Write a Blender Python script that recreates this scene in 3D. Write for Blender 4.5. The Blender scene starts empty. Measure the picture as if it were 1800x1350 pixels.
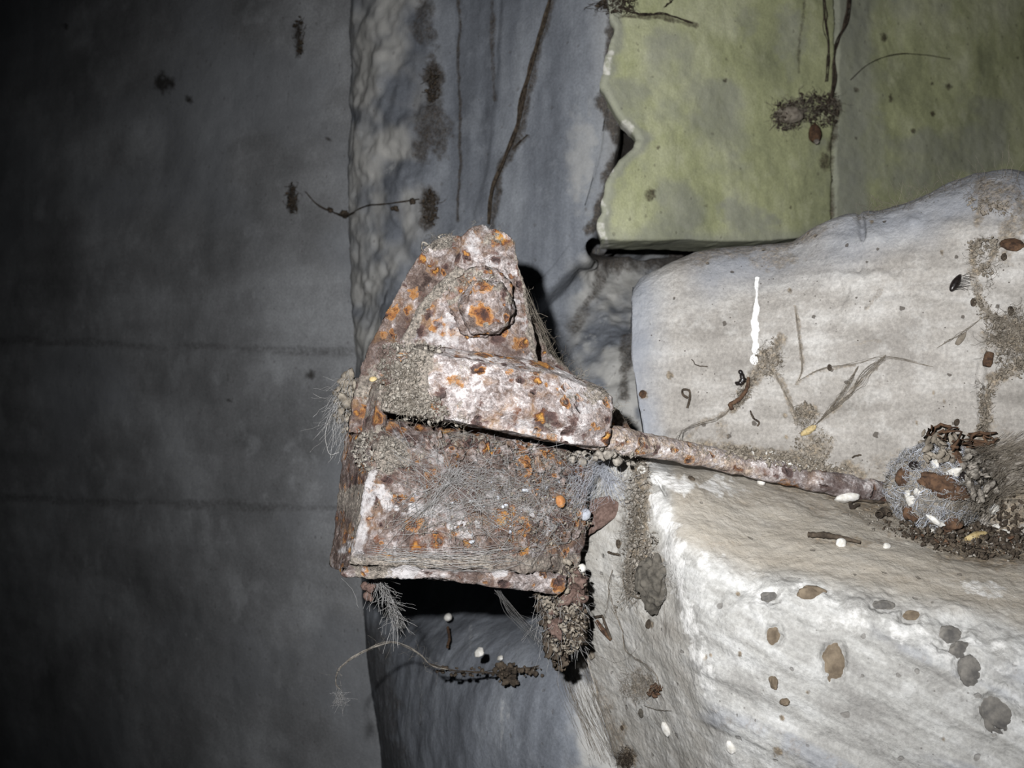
import bpy, math, random
import numpy as np
from mathutils import Vector, Matrix
from mathutils.bvhtree import BVHTree

random.seed(7)
RNG = np.random.default_rng(11)
F, CX, CY, CAMZ = 1750.0, 900.0, 675.0, 1.2
COL = bpy.context.scene.collection
CAM = np.array([0.0, 0.0, CAMZ])

# ------------------------------------------------------------------ maths
def P(px, py, d):
    return np.array([(px - CX) / F * d, d, CAMZ - (py - CY) / F * d])

def proj(v):
    v = np.asarray(v, float)
    y = np.maximum(v[..., 1], 1e-3)
    return CX + v[..., 0] / y * F, CY - (v[..., 2] - CAMZ) / y * F

def _hash(ix, iy, iz, seed):
    h = (ix.astype(np.int64) * 374761393 + iy.astype(np.int64) * 668265263 + iz.astype(np.int64) * 2147483647 + seed * 1274126177) & 0xFFFFFFFF
    h = ((h ^ (h >> 13)) * 1274126177) & 0xFFFFFFFF
    h = ((h ^ (h >> 16)) * 2246822519) & 0xFFFFFFFF
    h = h ^ (h >> 15)
    return (h & 0xFFFFFF) / float(0xFFFFFF) * 2 - 1

def vnoise(p, seed=0):
    p = np.asarray(p, float)
    i = np.floor(p); f = p - i
    i = i.astype(np.int64)
    u = f * f * f * (f * (f * 6 - 15) + 10)
    x, y, z = i[..., 0], i[..., 1], i[..., 2]
    def c(a, b, d): return _hash(x + a, y + b, z + d, seed)
    ux, uy, uz = u[..., 0], u[..., 1], u[..., 2]
    l = lambda a, b, t: a + (b - a) * t
    return l(l(l(c(0,0,0), c(1,0,0), ux), l(c(0,1,0), c(1,1,0), ux), uy),
             l(l(c(0,0,1), c(1,0,1), ux), l(c(0,1,1), c(1,1,1), ux), uy), uz)

def fbm(p, scale=1.0, octv=4, seed=0, gain=0.5):
    p = np.asarray(p, float) * scale
    a, s, t = 1.0, 0.0, 0.0
    for k in range(octv):
        s = s + a * vnoise(p, seed + k * 17); t += a
        a *= gain; p = p * 2.03 + 13.7
    return s / t

def sstep(e0, e1, x):
    t = np.clip((x - e0) / (e1 - e0), 0, 1)
    return t * t * (3 - 2 * t)

def n2(px, py, s, seed=0, o=3):
    return fbm(np.stack([px, py, np.zeros_like(px)], -1), s, o, seed)

def _sub(px, py, x0, x1, y0, y1, fn):
    out = np.zeros(px.shape)
    m = (px > x0) & (px < x1) & (py > y0) & (py < y1)
    if m.any():
        out[m] = fn(px[m], py[m])
    return out

def blob(px, py, cx, cy, rx, ry, rough=0.35, ns=0.03, seed=0, rot=0.0):
    """soft-edged ragged patch, 1 inside, 0 outside"""
    c, s = math.cos(rot), math.sin(rot)
    def fn(x, y):
        dx, dy = x - cx, y - cy
        u, v = (dx * c + dy * s) / rx, (-dx * s + dy * c) / ry
        r = np.sqrt(u * u + v * v) + rough * (n2(x, y, ns, seed) + .7 * n2(x, y, ns * 4, seed + 5))
        return 1 - sstep(0.45, 1.25, r)
    k = 1.4 + 2.6 * rough; R = max(rx, ry) * k
    return _sub(px, py, cx - R, cx + R, cy - R, cy + R, fn)

def pline(px, py, pts, w, rough=0.5, ns=0.05, seed=0):
    def fn(x, y):
        wa = 3 + .5 * w
        x0, y0 = x, y
        x = x0 + wa * n2(x0, y0, .022, seed + 61); y = y0 + wa * n2(x0, y0, .022, seed + 77)
        best = np.full(x.shape, 1e9)
        for (ax, ay), (bx, by) in zip(pts[:-1], pts[1:]):
            dx, dy = bx - ax, by - ay
            t = np.clip(((x - ax) * dx + (y - ay) * dy) / (dx * dx + dy * dy + 1e-9), 0, 1)
            best = np.minimum(best, np.hypot(x - ax - t * dx, y - ay - t * dy))
        return 1 - sstep(0.3, 1.4, best / w + rough * (n2(x, y, ns, seed) + .6 * n2(x, y, ns * 3.5, seed + 5)))
    k = w * (2.2 + 3.0 * rough) + 5
    xs = [p[0] for p in pts]; ys = [p[1] for p in pts]
    return _sub(px, py, min(xs) - k, max(xs) + k, min(ys) - k, max(ys) + k, fn)

def interp(ctrl, n, smooth=True):
    """ctrl (k, ..., dims) resampled to n along axis 0 by chord length"""
    c = np.asarray(ctrl, float)
    k = c.shape[0]
    if k == 1:
        return np.repeat(c, n, 0)
    seg = np.sqrt(((c[1:] - c[:-1]) ** 2).sum(-1))
    while seg.ndim > 1:
        seg = seg.mean(-1)
    t = np.concatenate([[0], np.cumsum(np.maximum(seg, 1e-6))])
    q = np.linspace(0, t[-1], n)
    idx = np.clip(np.searchsorted(t, q, side='right') - 1, 0, k - 2)
    h = t[idx + 1] - t[idx]
    u = (q - t[idx]) / h
    sh = (-1,) + (1,) * (c.ndim - 1)
    u = u.reshape(sh); hh = h.reshape(sh)
    a, b = c[idx], c[idx + 1]
    if not smooth:
        return a + (b - a) * u
    tt = t.reshape(sh)
    m = np.zeros_like(c)
    d = (c[1:] - c[:-1]) / (tt[1:] - tt[:-1])
    m[0], m[-1] = d[0], d[-1]
    m[1:-1] = 0.5 * (d[1:] + d[:-1])
    m[1:-1] = np.where(d[1:] * d[:-1] > 0, m[1:-1], m[1:-1] * 0.5)
    return ((2*u**3 - 3*u**2 + 1) * a + (u**3 - 2*u**2 + u) * hh * m[idx] + (-2*u**3 + 3*u**2) * b + (u**3 - u**2) * hh * m[idx + 1])

def grid_normals(g):
    du = np.gradient(g, axis=1); dv = np.gradient(g, axis=0)
    n = np.cross(du, dv)
    n /= np.linalg.norm(n, axis=-1, keepdims=True) + 1e-12
    # face the camera
    if (n * (CAM - g)).sum() < 0:
        n = -n
    return n

# ------------------------------------------------------------------ objects
SOLID = []          # BVH trees of what things may rest on

def finish(o, label=None, cat=None, group=None, kind=None):
    if label: o['label'] = label
    if cat: o['category'] = cat
    if group: o['group'] = group
    if kind: o['kind'] = kind
    return o

def mesh(name, v, f, mat, parent=None, smooth=True, attrs=None, solid=False, origin=None):
    v = np.asarray(v, float).reshape(-1, 3)
    me = bpy.data.meshes.new(name)
    if solid:
        SOLID.append(BVHTree.FromPolygons([tuple(p) for p in v], [tuple(int(i) for i in q) for q in f]))
    if origin is None:
        lo, hi = v.min(0), v.max(0)
        origin = np.array([(lo[0] + hi[0]) / 2, (lo[1] + hi[1]) / 2, lo[2]])
    loc = v - origin
    if isinstance(f, np.ndarray):
        k = f.shape[1]
        me.vertices.add(len(v)); me.vertices.foreach_set('co', loc.ravel().astype(np.float32))
        me.loops.add(f.size); me.loops.foreach_set('vertex_index', f.ravel().astype(np.int32))
        me.polygons.add(len(f))
        me.polygons.foreach_set('loop_start', (np.arange(len(f)) * k).astype(np.int32))
        me.update(calc_edges=True); me.validate()
    else:
        me.from_pydata([tuple(p) for p in loc], [], [tuple(int(i) for i in q) for q in f]); me.update()
    if smooth:
        me.polygons.foreach_set('use_smooth', [True] * len(me.polygons))
    for k, a in (attrs or {}).items():
        at = me.attributes.new(k, 'FLOAT', 'POINT')
        at.data.foreach_set('value', np.asarray(a, np.float32).ravel())
    me.materials.append(mat)
    o = bpy.data.objects.new(name, me)
    COL.objects.link(o)
    if parent is not None:
        o.parent = parent
        q = parent; off = np.zeros(3)
        while q is not None:
            off += np.array(q.location); q = q.parent
        o.location = origin - off
    else:
        o.location = origin
    return o

def empty(name, loc, label, cat, group=None, kind=None):
    o = bpy.data.objects.new(name, None); COL.objects.link(o)
    o.location = loc; o.empty_display_size = 0.01
    return finish(o, label, cat, group, kind)

def gridfaces(nv, nu, base=0, closed_u=False):
    cols = nu if closed_u else nu - 1
    i, j = np.meshgrid(np.arange(nv - 1), np.arange(cols), indexing='ij')
    j2 = (j + 1) % nu
    f = np.stack([i * nu + j, (i + 1) * nu + j, (i + 1) * nu + j2, i * nu + j2], -1).reshape(-1, 4) + base
    return f

def rows3(rows, nu, smooth_u=True):
    out = []
    for r in rows:
        out.append(interp([P(*p) for p in r], nu, smooth_u))
    return out

def sheet(name, ctrl3, nv, mat, disp, maskfn=None, parent=None, smooth_v=True, solid=True, extra=None, edge_back=0.0):
    """relief surface from a list of 3-D control rows"""
    g = interp(np.stack(ctrl3), nv, smooth_v)
    n = grid_normals(g)
    h = np.zeros(g.shape[:2])
    for (s, a, o, sd) in disp:
        h += a * fbm(g, s, o, sd)
    px, py = proj(g)
    if extra is not None:
        h += extra(px, py, g)
    g = g + n * h[..., None]
    attrs = {k: np.clip(v, 0, 1) for k, v in (maskfn(px, py, g) if maskfn else {}).items()}
    nu = g.shape[1]
    f = gridfaces(nv, nu)
    v = g.reshape(-1, 3)
    # orient outward (towards the viewer's side)
    return mesh(name, v, f, mat, parent, True, attrs, solid)

def slab(name, rows, thick, mat, parent, res=0.0011, disp=((140, .0014, 4, 3), (480, .0008, 3, 9)), jag=0.0014, smooth_u=False, smooth_v=False, maskfn=None, solid=True, back=None):
    """plate with real thickness: front relief, back, and a ragged rim"""
    r3 = [np.array([P(*p) for p in r]) for r in rows]
    wid = max(np.linalg.norm(np.diff(r, axis=0), axis=1).sum() for r in r3)
    hei = max(np.linalg.norm(r3[-1][0] - r3[0][0]), np.linalg.norm(r3[-1][-1] - r3[0][-1]), sum(np.linalg.norm(b.mean(0) - a.mean(0)) for a, b in zip(r3[:-1], r3[1:])))
    nu, nv = max(4, int(wid / res)), max(4, int(hei / res))
    g = interp(np.stack([interp(r, nu, smooth_u) for r in r3]), nv, smooth_v)
    n = grid_normals(g)
    j = jag * fbm(g, 160, 4, 41) * 1.6
    j2 = jag * fbm(g, 170, 4, 57) * 1.6
    ed = np.zeros((nv, nu))
    ii = np.arange(nv)[:, None]; jj = np.arange(nu)[None, :]
    ed = np.minimum(np.minimum(ii, nv - 1 - ii), np.minimum(jj, nu - 1 - jj)) * res
    tu = np.gradient(g, axis=1); tu /= np.linalg.norm(tu, axis=-1, keepdims=True) + 1e-9
    tv = np.gradient(g, axis=0); tv /= np.linalg.norm(tv, axis=-1, keepdims=True) + 1e-9
    k = np.exp(-ed / 0.004)
    g = g + tu * (j * k)[..., None] + tv * (j2 * k)[..., None]
    h = np.zeros((nv, nu))
    for (s, a, o, sd) in disp:
        h += a * fbm(g, s, o, sd)
    h -= 0.0014 * np.exp(-ed / 0.0018)
    fr = g + n * h[..., None]
    bk = g - n * thick + (n * h[..., None]) * 0.4
    if back is not None:
        bk = bk + np.array(back)
    px, py = proj(fr)
    m = {kk: np.clip(vv, 0, 1) for kk, vv in (maskfn(px, py, fr) if maskfn else {}).items()}
    attrs = {kk: np.concatenate([vv.ravel(), vv.ravel()]) for kk, vv in m.items()}
    N = nv * nu
    f1 = gridfaces(nv, nu); f2 = gridfaces(nv, nu, N)[:, ::-1]
    ring = np.concatenate([np.arange(nu), (np.arange(1, nv) * nu + nu - 1), ((nv - 1) * nu + np.arange(nu - 2, -1, -1)), (np.arange(nv - 2, 0, -1) * nu)])
    r2 = np.roll(ring, -1)
    f3 = np.stack([ring, r2, r2 + N, ring + N], -1)
    return mesh(name, np.concatenate([fr.reshape(-1, 3), bk.reshape(-1, 3)]), np.concatenate([f1, f2, f3]), mat, parent, True, attrs, solid)

def tube(pts, radii, sides=3, caps=True):
    pts = np.asarray(pts, float); n = len(pts)
    r = np.broadcast_to(np.asarray(radii, float), (n,))
    t = np.gradient(pts, axis=0); t /= np.linalg.norm(t, axis=1, keepdims=True) + 1e-12
    ref = np.array([0.31, 0.77, 0.55]) if abs(t.mean(0) @ np.array([0.31, 0.77, 0.55])) < .9 else np.array([1., 0, 0])
    a = np.cross(t, ref); a /= np.linalg.norm(a, axis=1, keepdims=True) + 1e-12
    b = np.cross(t, a)
    ang = np.arange(sides) / sides * 2 * math.pi
    v = pts[:, None] + r[:, None, None] * (np.cos(ang)[None, :, None] * a[:, None] + np.sin(ang)[None, :, None] * b[:, None])
    return v.reshape(-1, 3), gridfaces(n, sides, 0, True)

class Soup:
    def __init__(s): s.v, s.f, s.n = [], [], 0
    def add(s, v, f):
        s.v.append(np.asarray(v, float)); s.f.append(np.asarray(f) + s.n); s.n += len(v)
    def build(s, name, mat, parent=None, smooth=True, solid=False):
        if any(w in name for w in ('crumb', 'dirt', 'dust', 'grit')): smooth = False
        return mesh(name, np.concatenate(s.v), np.concatenate(s.f), mat, parent, smooth, None, solid)

# quad-sphere for crumbs and lumps (all quads so soups can mix)
def quad_sphere(n):
    vs, fs = [], []
    for ax in range(3):
        for sg in (-1, 1):
            u = np.tan(np.linspace(-1, 1, n + 1) * math.pi / 4)
            a, b = np.meshgrid(u, u, indexing='ij')
            p = np.zeros((n + 1, n + 1, 3)); p[..., ax] = sg
            p[..., (ax + 1) % 3] = a; p[..., (ax + 2) % 3] = b
            p /= np.linalg.norm(p, axis=-1, keepdims=True)
            ff = gridfaces(n + 1, n + 1, len(vs) * (n + 1) ** 2)
            if sg > 0: ff = ff[:, ::-1]
            vs.append(p.reshape(-1, 3)); fs.append(ff)
    v = np.concatenate(vs); f = np.concatenate(fs)
    key = np.round(v * 1e5).astype(np.int64)
    u, idx, inv = np.unique(key, axis=0, return_index=True, return_inverse=True)
    return v[idx], inv.ravel()[f]
QS = {n: quad_sphere(n) for n in (2, 3, 6, 12, 24)}

def rotm(rng=None):
    q = RNG.normal(size=4); q /= np.linalg.norm(q)
    w, x, y, z = q
    return np.array([[1-2*(y*y+z*z), 2*(x*y-z*w), 2*(x*z+y*w)], [2*(x*y+z*w), 1-2*(x*x+z*z), 2*(y*z-x*w)], [2*(x*z-y*w), 2*(y*z+x*w), 1-2*(x*x+y*y)]])

def lump(c, r, n=6, rough=0.35, scale=(1, 1, 1), rot=None, fs=1.6, seed=None):
    v, f = QS[n]
    sd = int(RNG.integers(1e6)) if seed is None else seed
    w = v * (1 + rough * fbm(v + sd % 97, fs, 3, sd % 1000))[:, None]
    w = w * np.array(scale) * r
    R = rotm() if rot is None else rot
    return w @ R.T + np.asarray(c), f

def frame_from(nrm, roll=0.0):
    """columns: across, along, out"""
    n = np.asarray(nrm, float); n = n / np.linalg.norm(n)
    up = np.array([0, 0, 1.0]); a = np.cross(up, n)
    if np.linalg.norm(a) < 1e-3: a = np.array([1.0, 0, 0])
    a /= np.linalg.norm(a); b = np.cross(n, a)
    c, s = math.cos(roll), math.sin(roll)
    return np.stack([a * c + b * s, -a * s + b * c, n], 1)

def hit(px, py, lift=0.0):
    d = P(px, py, 1.0) - CAM; L = np.linalg.norm(d); d = d / L
    best = None
    for t in SOLID:
        loc, nor, idx, dist = t.ray_cast(Vector(CAM), Vector(d))
        if loc is not None and (best is None or dist < best[2]):
            best = (np.array(loc), np.array(nor), dist)
    if best is None:
        p = P(px, py, 1.2); return p, np.array([0, -1.0, 0])
    n = best[1]
    if n @ d > 0: n = -n
    return best[0] + n * lift, n

def on(pts, lift=0.002):
    return [hit(x, y, lift)[0] for x, y in pts]

def wob(pts, n, amp, seed=None, smooth=True):
    p = interp(np.asarray(pts, float), n, smooth)
    sd = int(RNG.integers(900)) if seed is None else seed
    q = np.stack([np.linspace(0, 9, n), np.zeros(n) + sd * .37, np.zeros(n)], -1)
    for k in range(3):
        p[:, k] += amp * (fbm(q, .7, 3, sd + k * 31)) * np.sin(np.linspace(0, math.pi, n)) ** .5
    return p

# ------------------------------------------------------------------ materials
class NT:
    def __init__(s, name):
        s.m = bpy.data.materials.new(name); s.m.use_nodes = True
        s.t = s.m.node_tree; s.t.nodes.clear()
        s.out = s.t.nodes.new('ShaderNodeOutputMaterial')
        s.tc = s.t.nodes.new('ShaderNodeTexCoord').outputs['Object']
    def set(s, sock, v):
        if isinstance(v, bpy.types.NodeSocket): s.t.links.new(v, sock)
        else:
            if isinstance(v, tuple) and len(v) == 3 and sock.type == 'RGBA': v = v + (1,)
            sock.default_value = v
    def node(s, ty, **kw):
        n = s.t.nodes.new(ty)
        for k, v in kw.items():
            if k.startswith('_'): setattr(n, k[1:], v)
            else: s.set(n.inputs[k.replace('__', ' ')], v)
        return n
    def noise(s, scale, detail=4, rough=.55, vec=None, dist=0.0):
        n = s.node('ShaderNodeTexNoise', Vector=vec or s.tc, Scale=scale, Detail=detail, Roughness=rough, Distortion=dist)
        return n.outputs['Fac']
    def ncol(s, scale, detail=3, vec=None):
        return s.node('ShaderNodeTexNoise', Vector=vec or s.tc, Scale=scale, Detail=detail).outputs['Color']
    def vor(s, scale, vec=None, feature='F1', rnd=1.0):
        n = s.node('ShaderNodeTexVoronoi', _feature=feature, Vector=vec or s.tc, Scale=scale, Randomness=rnd)
        return n
    def math(s, op, a, b=0.0, clamp=False):
        n = s.t.nodes.new('ShaderNodeMath'); n.operation = op; n.use_clamp = clamp
        s.set(n.inputs[0], a); s.set(n.inputs[1], b); return n.outputs[0]
    def vmath(s, op, a, b):
        n = s.t.nodes.new('ShaderNodeVectorMath'); n.operation = op
        s.set(n.inputs[0], a)
        if op == 'SCALE': s.set(n.inputs['Scale'], b)
        else: s.set(n.inputs[1], b)
        return n.outputs[0]
    def map(s, v, a, b, c=0.0, d=1.0, smooth=True):
        n = s.t.nodes.new('ShaderNodeMapRange')
        n.interpolation_type = 'SMOOTHSTEP' if smooth else 'LINEAR'
        for i, x in enumerate((v, a, b, c, d)): s.set(n.inputs[i], x)
        return n.outputs[0]
    def ramp(s, fac, stops):
        n = s.t.nodes.new('ShaderNodeValToRGB'); s.set(n.inputs[0], fac)
        e = n.color_ramp.elements
        while len(e) < len(stops): e.new(.5)
        for q, (p, c) in zip(e, stops): q.position = p; q.color = tuple(c) + (1,)
        return n.outputs[0]
    def mix(s, fac, a, b, mode='MIX'):
        n = s.t.nodes.new('ShaderNodeMix'); n.data_type = 'RGBA'; n.blend_type = mode; n.clamp_factor = True
        s.set(n.inputs[0], fac); s.set(n.inputs[6], a); s.set(n.inputs[7], b); return n.outputs[2]
    def attr(s, name):
        return s.node('ShaderNodeAttribute', _attribute_name=name).outputs['Fac']
    def scaled(s, v3, rot=(0, 0, 0)):
        n = s.t.nodes.new('ShaderNodeMapping'); s.set(n.inputs['Vector'], s.tc)
        if any(rot):
            n.vector_type = 'TEXTURE'; v3 = tuple(1 / x for x in v3)
        n.inputs['Scale'].default_value = v3; n.inputs['Rotation'].default_value = rot
        return n.outputs[0]
    def done(s, col, rough=.9, bump=None, strength=.5, dist=.002, spec=.25, sss=None):
        b = s.node('ShaderNodeBsdfPrincipled')
        s.set(b.inputs['Base Color'], col); s.set(b.inputs['Roughness'], rough)
        b.inputs['Specular IOR Level'].default_value = spec
        if bump is not None:
            u = s.node('ShaderNodeBump', Strength=strength, Distance=dist, Height=bump)
            s.t.links.new(u.outputs[0], b.inputs['Normal'])
        s.t.links.new(b.outputs[0], s.out.inputs[0])
        return s.m

def S(r, g, b):
    f = lambda c: (c / 255 / 12.92) if c / 255 <= .04045 else ((c / 255 + .055) / 1.055) ** 2.4
    return (f(r), f(g), f(b))

K = .76
K2 = .64
def SK(r, g, b, k=None):
    k = K if k is None else k
    return tuple(x * k for x in S(r, g, b))

def concrete(name, lo, mid, hi, tint, dirt=(84, 76, 66), lime=(236, 236, 234), scale=9, streak=(14, 14, 14), srot=(0, 0, 0), samt=.35, pits=.55, bump=.5, grain=1.0, cool=(130, 136, 148)):
    t = NT(name)
    n1 = t.noise(scale, 7, .62)
    st = t.noise(1.0, 5, .6, t.scaled(streak, srot))
    f = t.math('ADD', t.math('MULTIPLY', n1, 1 - samt), t.math('MULTIPLY', st, samt))
    c = t.ramp(f, [(.34, S(*lo)), (.5, S(*mid)), (.66, S(*hi))])
    blot = t.map(t.noise(scale * 3.1, 5, .65), .52, .68)
    c = t.mix(t.math('MULTIPLY', blot, .42), c, S(*hi))
    fine = t.noise(420, 5, .7)
    c = t.mix(.5 * grain, c, t.ramp(fine, [(.3, (.3, .3, .3)), (.5, (.62, .62, .62)), (.7, (1, 1, 1))]), 'OVERLAY')
    c = t.mix(t.attr('tint'), c, t.mix(.45, S(*tint), t.mix(t.noise(60, 5), c, S(*tint)), 'MIX'))
    c = t.mix(t.math('MULTIPLY', t.attr('cool'), .8), c, S(*cool))
    # dark specks
    vo = t.vor(115, t.vmath('ADD', t.tc, t.vmath('SCALE', t.ncol(240), .004)))
    cell = t.node('ShaderNodeSeparateColor', Color=vo.outputs['Color'])
    big = t.math('MULTIPLY', t.map(cell.outputs[0], .78, .99), .24)
    sp = t.math('MULTIPLY', t.map(t.math('SUBTRACT', vo.outputs['Distance'], big), -.03, .02, 1, 0), t.map(cell.outputs[0], .78, .8))
    c = t.mix(t.math('MULTIPLY', sp, pits), c, S(74, 68, 62))
    v2 = t.vor(330); c2 = t.node('ShaderNodeSeparateColor', Color=v2.outputs['Color'])
    s2 = t.math('MULTIPLY', t.map(v2.outputs['Distance'], .10, .26, 1, 0), t.map(c2.outputs[0], .80, .84))
    s2 = t.math('MULTIPLY', s2, t.map(t.noise(26, 3), .45, .6))
    c = t.mix(t.math('MULTIPLY', s2, pits * 1.2, True), c, S(70, 64, 60))
    d = t.attr('dirt')
    dn = t.math('ADD', t.math('MULTIPLY', t.noise(150, 6, .75), .6), t.math('MULTIPLY', t.noise(480, 4, .75), .4))
    dm = t.map(t.math('ADD', d, t.math('MULTIPLY', t.math('SUBTRACT', dn, .5), 2.6)), .12, .95, 0, 1, False)
    dm = t.math('MULTIPLY', dm, t.map(d, .02, .35))
    dc = t.ramp(t.noise(340, 5, .75), [(.3, S(*[x * .5 for x in dirt])), (.5, S(*dirt)), (.7, S(*[min(255, x * 1.6) for x in dirt]))])
    c = t.mix(t.math('MULTIPLY', dm, .9), c, dc)
    l = t.attr('lime')
    lm = t.map(t.math('ADD', l, t.math('MULTIPLY', t.math('SUBTRACT', t.noise(120, 5, .7), .5), 1.0)), .35, .7)
    lm = t.math('MULTIPLY', lm, t.map(l, .02, .2))
    c = t.mix(lm, c, S(*lime))
    h = t.math('ADD', t.math('MULTIPLY', fine, .45), t.math('MULTIPLY', t.noise(95, 6, .65), .8))
    h = t.math('SUBTRACT', h, t.math('MULTIPLY', sp, .5))
    h = t.math('ADD', h, t.math('MULTIPLY', st, .5))
    return t.done(c, .92, h, bump, .0035)

def rust(name, pale=.5, spots=1.0, seed=0.0, dustcol=(154, 145, 135)):
    t = NT(name)
    base = t.node('ShaderNodeVectorMath', _operation='ADD'); t.set(base.inputs[0], t.tc); base.inputs[1].default_value = (seed, seed * 1.7, seed * .6)
    vec0 = base.outputs[0]
    vec = t.vmath('ADD', vec0, t.vmath('SCALE', t.vmath('SUBTRACT', t.ncol(150, 4, vec0), (.5, .5, .5)), .011))
    n1 = t.math('ADD', t.math('MULTIPLY', t.noise(42, 8, .7, vec), .5), t.math('MULTIPLY', t.noise(150, 7, .7, vec), .5))
    k = (pale - .5) * .3
    c = t.ramp(n1, [(.34 - k, SK(58, 45, 41)), (.44 - k, SK(112, 97, 90)), (.52 - k, SK(160, 151, 149)), (.62 - k, SK(230, 223, 222))])
    fine = t.math('ADD', t.math('MULTIPLY', t.noise(950, 3, .75, vec0), .5), t.math('MULTIPLY', t.noise(380, 5, .75, vec0), .5))
    c = t.mix(.75, c, t.ramp(fine, [(.34, (.12, .11, .11)), (.5, (.52, .52, .52)), (.64, (1, 1, 1))]), 'OVERLAY')
    # warm wash between the spots
    wash = t.map(t.noise(64, 5, .6, vec, .4), .50, .70)
    c = t.mix(t.math('MULTIPLY', wash, .55), c, t.ramp(t.noise(130, 4, .6, vec0), [(.35, SK(110, 74, 56)), (.6, SK(166, 126, 78))]))
    bumpspot = None
    for (sc, thr, amt) in ((60, .42 - .22 * (spots - 1), .95), (118, .52 - .2 * (spots - 1), .9)):
        vo = t.vor(sc, vec)
        cell = t.node('ShaderNodeSeparateColor', Color=vo.outputs['Color'])
        rad = t.map(cell.outputs[0], thr, 1.0, .24, .56, False)
        s = t.math('DIVIDE', vo.outputs['Distance'], rad)
        s = t.math('ADD', s, t.math('MULTIPLY', t.math('SUBTRACT', t.noise(330, 4, .7, vec0), .5), .9))
        sc_a = t.ramp(s, [(.12, SK(54, 38, 36)), (.36, SK(92, 60, 48)), (.55, SK(150, 96, 52)), (.76, SK(186, 134, 78)), (.95, SK(160, 126, 104))])
        sc_b = t.ramp(s, [(.15, SK(208, 158, 78)), (.45, SK(190, 130, 58)), (.7, SK(110, 70, 50)), (.95, SK(140, 108, 92))])
        sc_c = t.ramp(s, [(.15, SK(52, 38, 38)), (.6, SK(88, 66, 62)), (.95, SK(124, 98, 90))])
        col = t.mix(t.map(cell.outputs[1], .60, .62), sc_a, sc_b)
        col = t.mix(t.map(cell.outputs[2], .58, .60), col, sc_c)
        fac = t.math('MULTIPLY', t.map(s, .72, 1.02, 1, 0), t.map(cell.outputs[0], thr, thr + .02))
        c = t.mix(t.math('MULTIPLY', fac, amt), c, col)
        b = t.math('MULTIPLY', fac, t.map(s, .2, 1.0, -.7, .35, False))
        bumpspot = b if bumpspot is None else t.math('ADD', bumpspot, b)
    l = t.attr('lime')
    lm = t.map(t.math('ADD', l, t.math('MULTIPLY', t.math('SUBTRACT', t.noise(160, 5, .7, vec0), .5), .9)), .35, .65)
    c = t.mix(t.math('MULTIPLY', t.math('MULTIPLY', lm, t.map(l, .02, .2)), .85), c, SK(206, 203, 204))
    d = t.attr('dust')
    dm = t.map(t.math('ADD', d, t.math('MULTIPLY', t.math('SUBTRACT', t.noise(240, 5, .75, vec0), .5), 1.2)), .4, .62)
    dm = t.math('MULTIPLY', dm, t.map(d, .02, .2))
    dc = t.ramp(t.noise(520, 4, .75, vec0), [(.32, SK(*[x * .45 for x in dustcol])), (.55, SK(*dustcol)), (.75, SK(*[min(255, x * 1.3) for x in dustcol]))])
    c = t.mix(dm, c, dc)
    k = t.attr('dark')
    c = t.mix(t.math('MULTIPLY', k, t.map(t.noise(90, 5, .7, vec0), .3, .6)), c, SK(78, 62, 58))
    h = t.math('ADD', t.math('MULTIPLY', fine, .5), t.math('MULTIPLY', t.noise(170, 6, .65, vec0), 1.1))
    h = t.math('ADD', h, bumpspot)
    return t.done(c, .88, h, 1.0, .0026, .3)

def plain(name, a, b, scale=300, rough=.9, bump=.4, spec=.2, dist=.0006):
    t = NT(name)
    n = t.noise(scale, 4, .65)
    return t.done(t.ramp(n, [(.36, SK(*a, K2)), (.62, SK(*b, K2))]), rough, n, bump, dist, spec)
# ================================================================== setting
M_left = concrete('dark_board_marked_concrete', (96, 97, 98), (126, 127, 129), (160, 162, 165), (132, 135, 140), dirt=(46, 42, 38), scale=4.5, streak=(2, 2, 16), samt=.25, pits=.3, bump=.45, grain=.8)
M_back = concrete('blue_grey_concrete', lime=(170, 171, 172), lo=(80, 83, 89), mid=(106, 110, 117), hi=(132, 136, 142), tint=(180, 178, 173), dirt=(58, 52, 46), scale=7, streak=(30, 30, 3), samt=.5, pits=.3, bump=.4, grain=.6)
M_green = concrete('algae_green_plaster', (128, 131, 104), (166, 169, 130), (190, 191, 162), (146, 147, 140), dirt=(66, 58, 46), lime=(214, 212, 204), scale=8, streak=(16, 16, 7), samt=.3, pits=.35, bump=.35, grain=.5)
M_block = concrete('pale_weathered_concrete', (112, 108, 103), (145, 141, 136), (180, 178, 175), (128, 134, 145), dirt=(104, 94, 80), scale=12, streak=(10, 10, 60), samt=.4, pits=.85, bump=.6, grain=.8)
M_ledge = concrete('chalky_concrete', lime=(206, 205, 203), lo=(112, 110, 107), mid=(142, 141, 138), hi=(174, 174, 173), tint=(156, 147, 133), dirt=(104, 92, 76), scale=12, streak=(10, 50, 110), srot=(0, .44, 0), samt=.55, pits=.5, bump=.55, grain=.7)

def zero(px): return np.zeros_like(px)

# --- dark wall on the far side
def m_left(px, py, g):
    d = zero(px); l = zero(px); t = sstep(.0, .5, n2(px, py, .006, 5)) * .7
    for y, w in ((612, 9), (888, 10)):
        d = np.maximum(d, .36 * pline(px, py, [(-300, y - 25), (250, y - 5), (640, y + 10)], w, .5, .02, y))
    l = np.maximum(l, .3 * pline(px, py, [(60, 1050), (200, 1085), (370, 1125)], 7, .6, .03, 3))
    d = np.maximum(d, blob(px, py, 517, 350, 9, 26, .5, .06, 2))
    d = np.maximum(d, blob(px, py, 530, 68, 8, 36, .4, .06, 8))
    for cx, cy, r in ((330, 175, 7), (122, 49, 6), (405, 705, 5), (550, 660, 9), (300, 150, 8), (285, 145, 18), (552, 405, 4), (580, 245, 5)):
        d = np.maximum(d, blob(px, py, cx, cy, r, r, .5, .08, cx))
    return dict(dirt=d, lime=l, tint=t)
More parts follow.
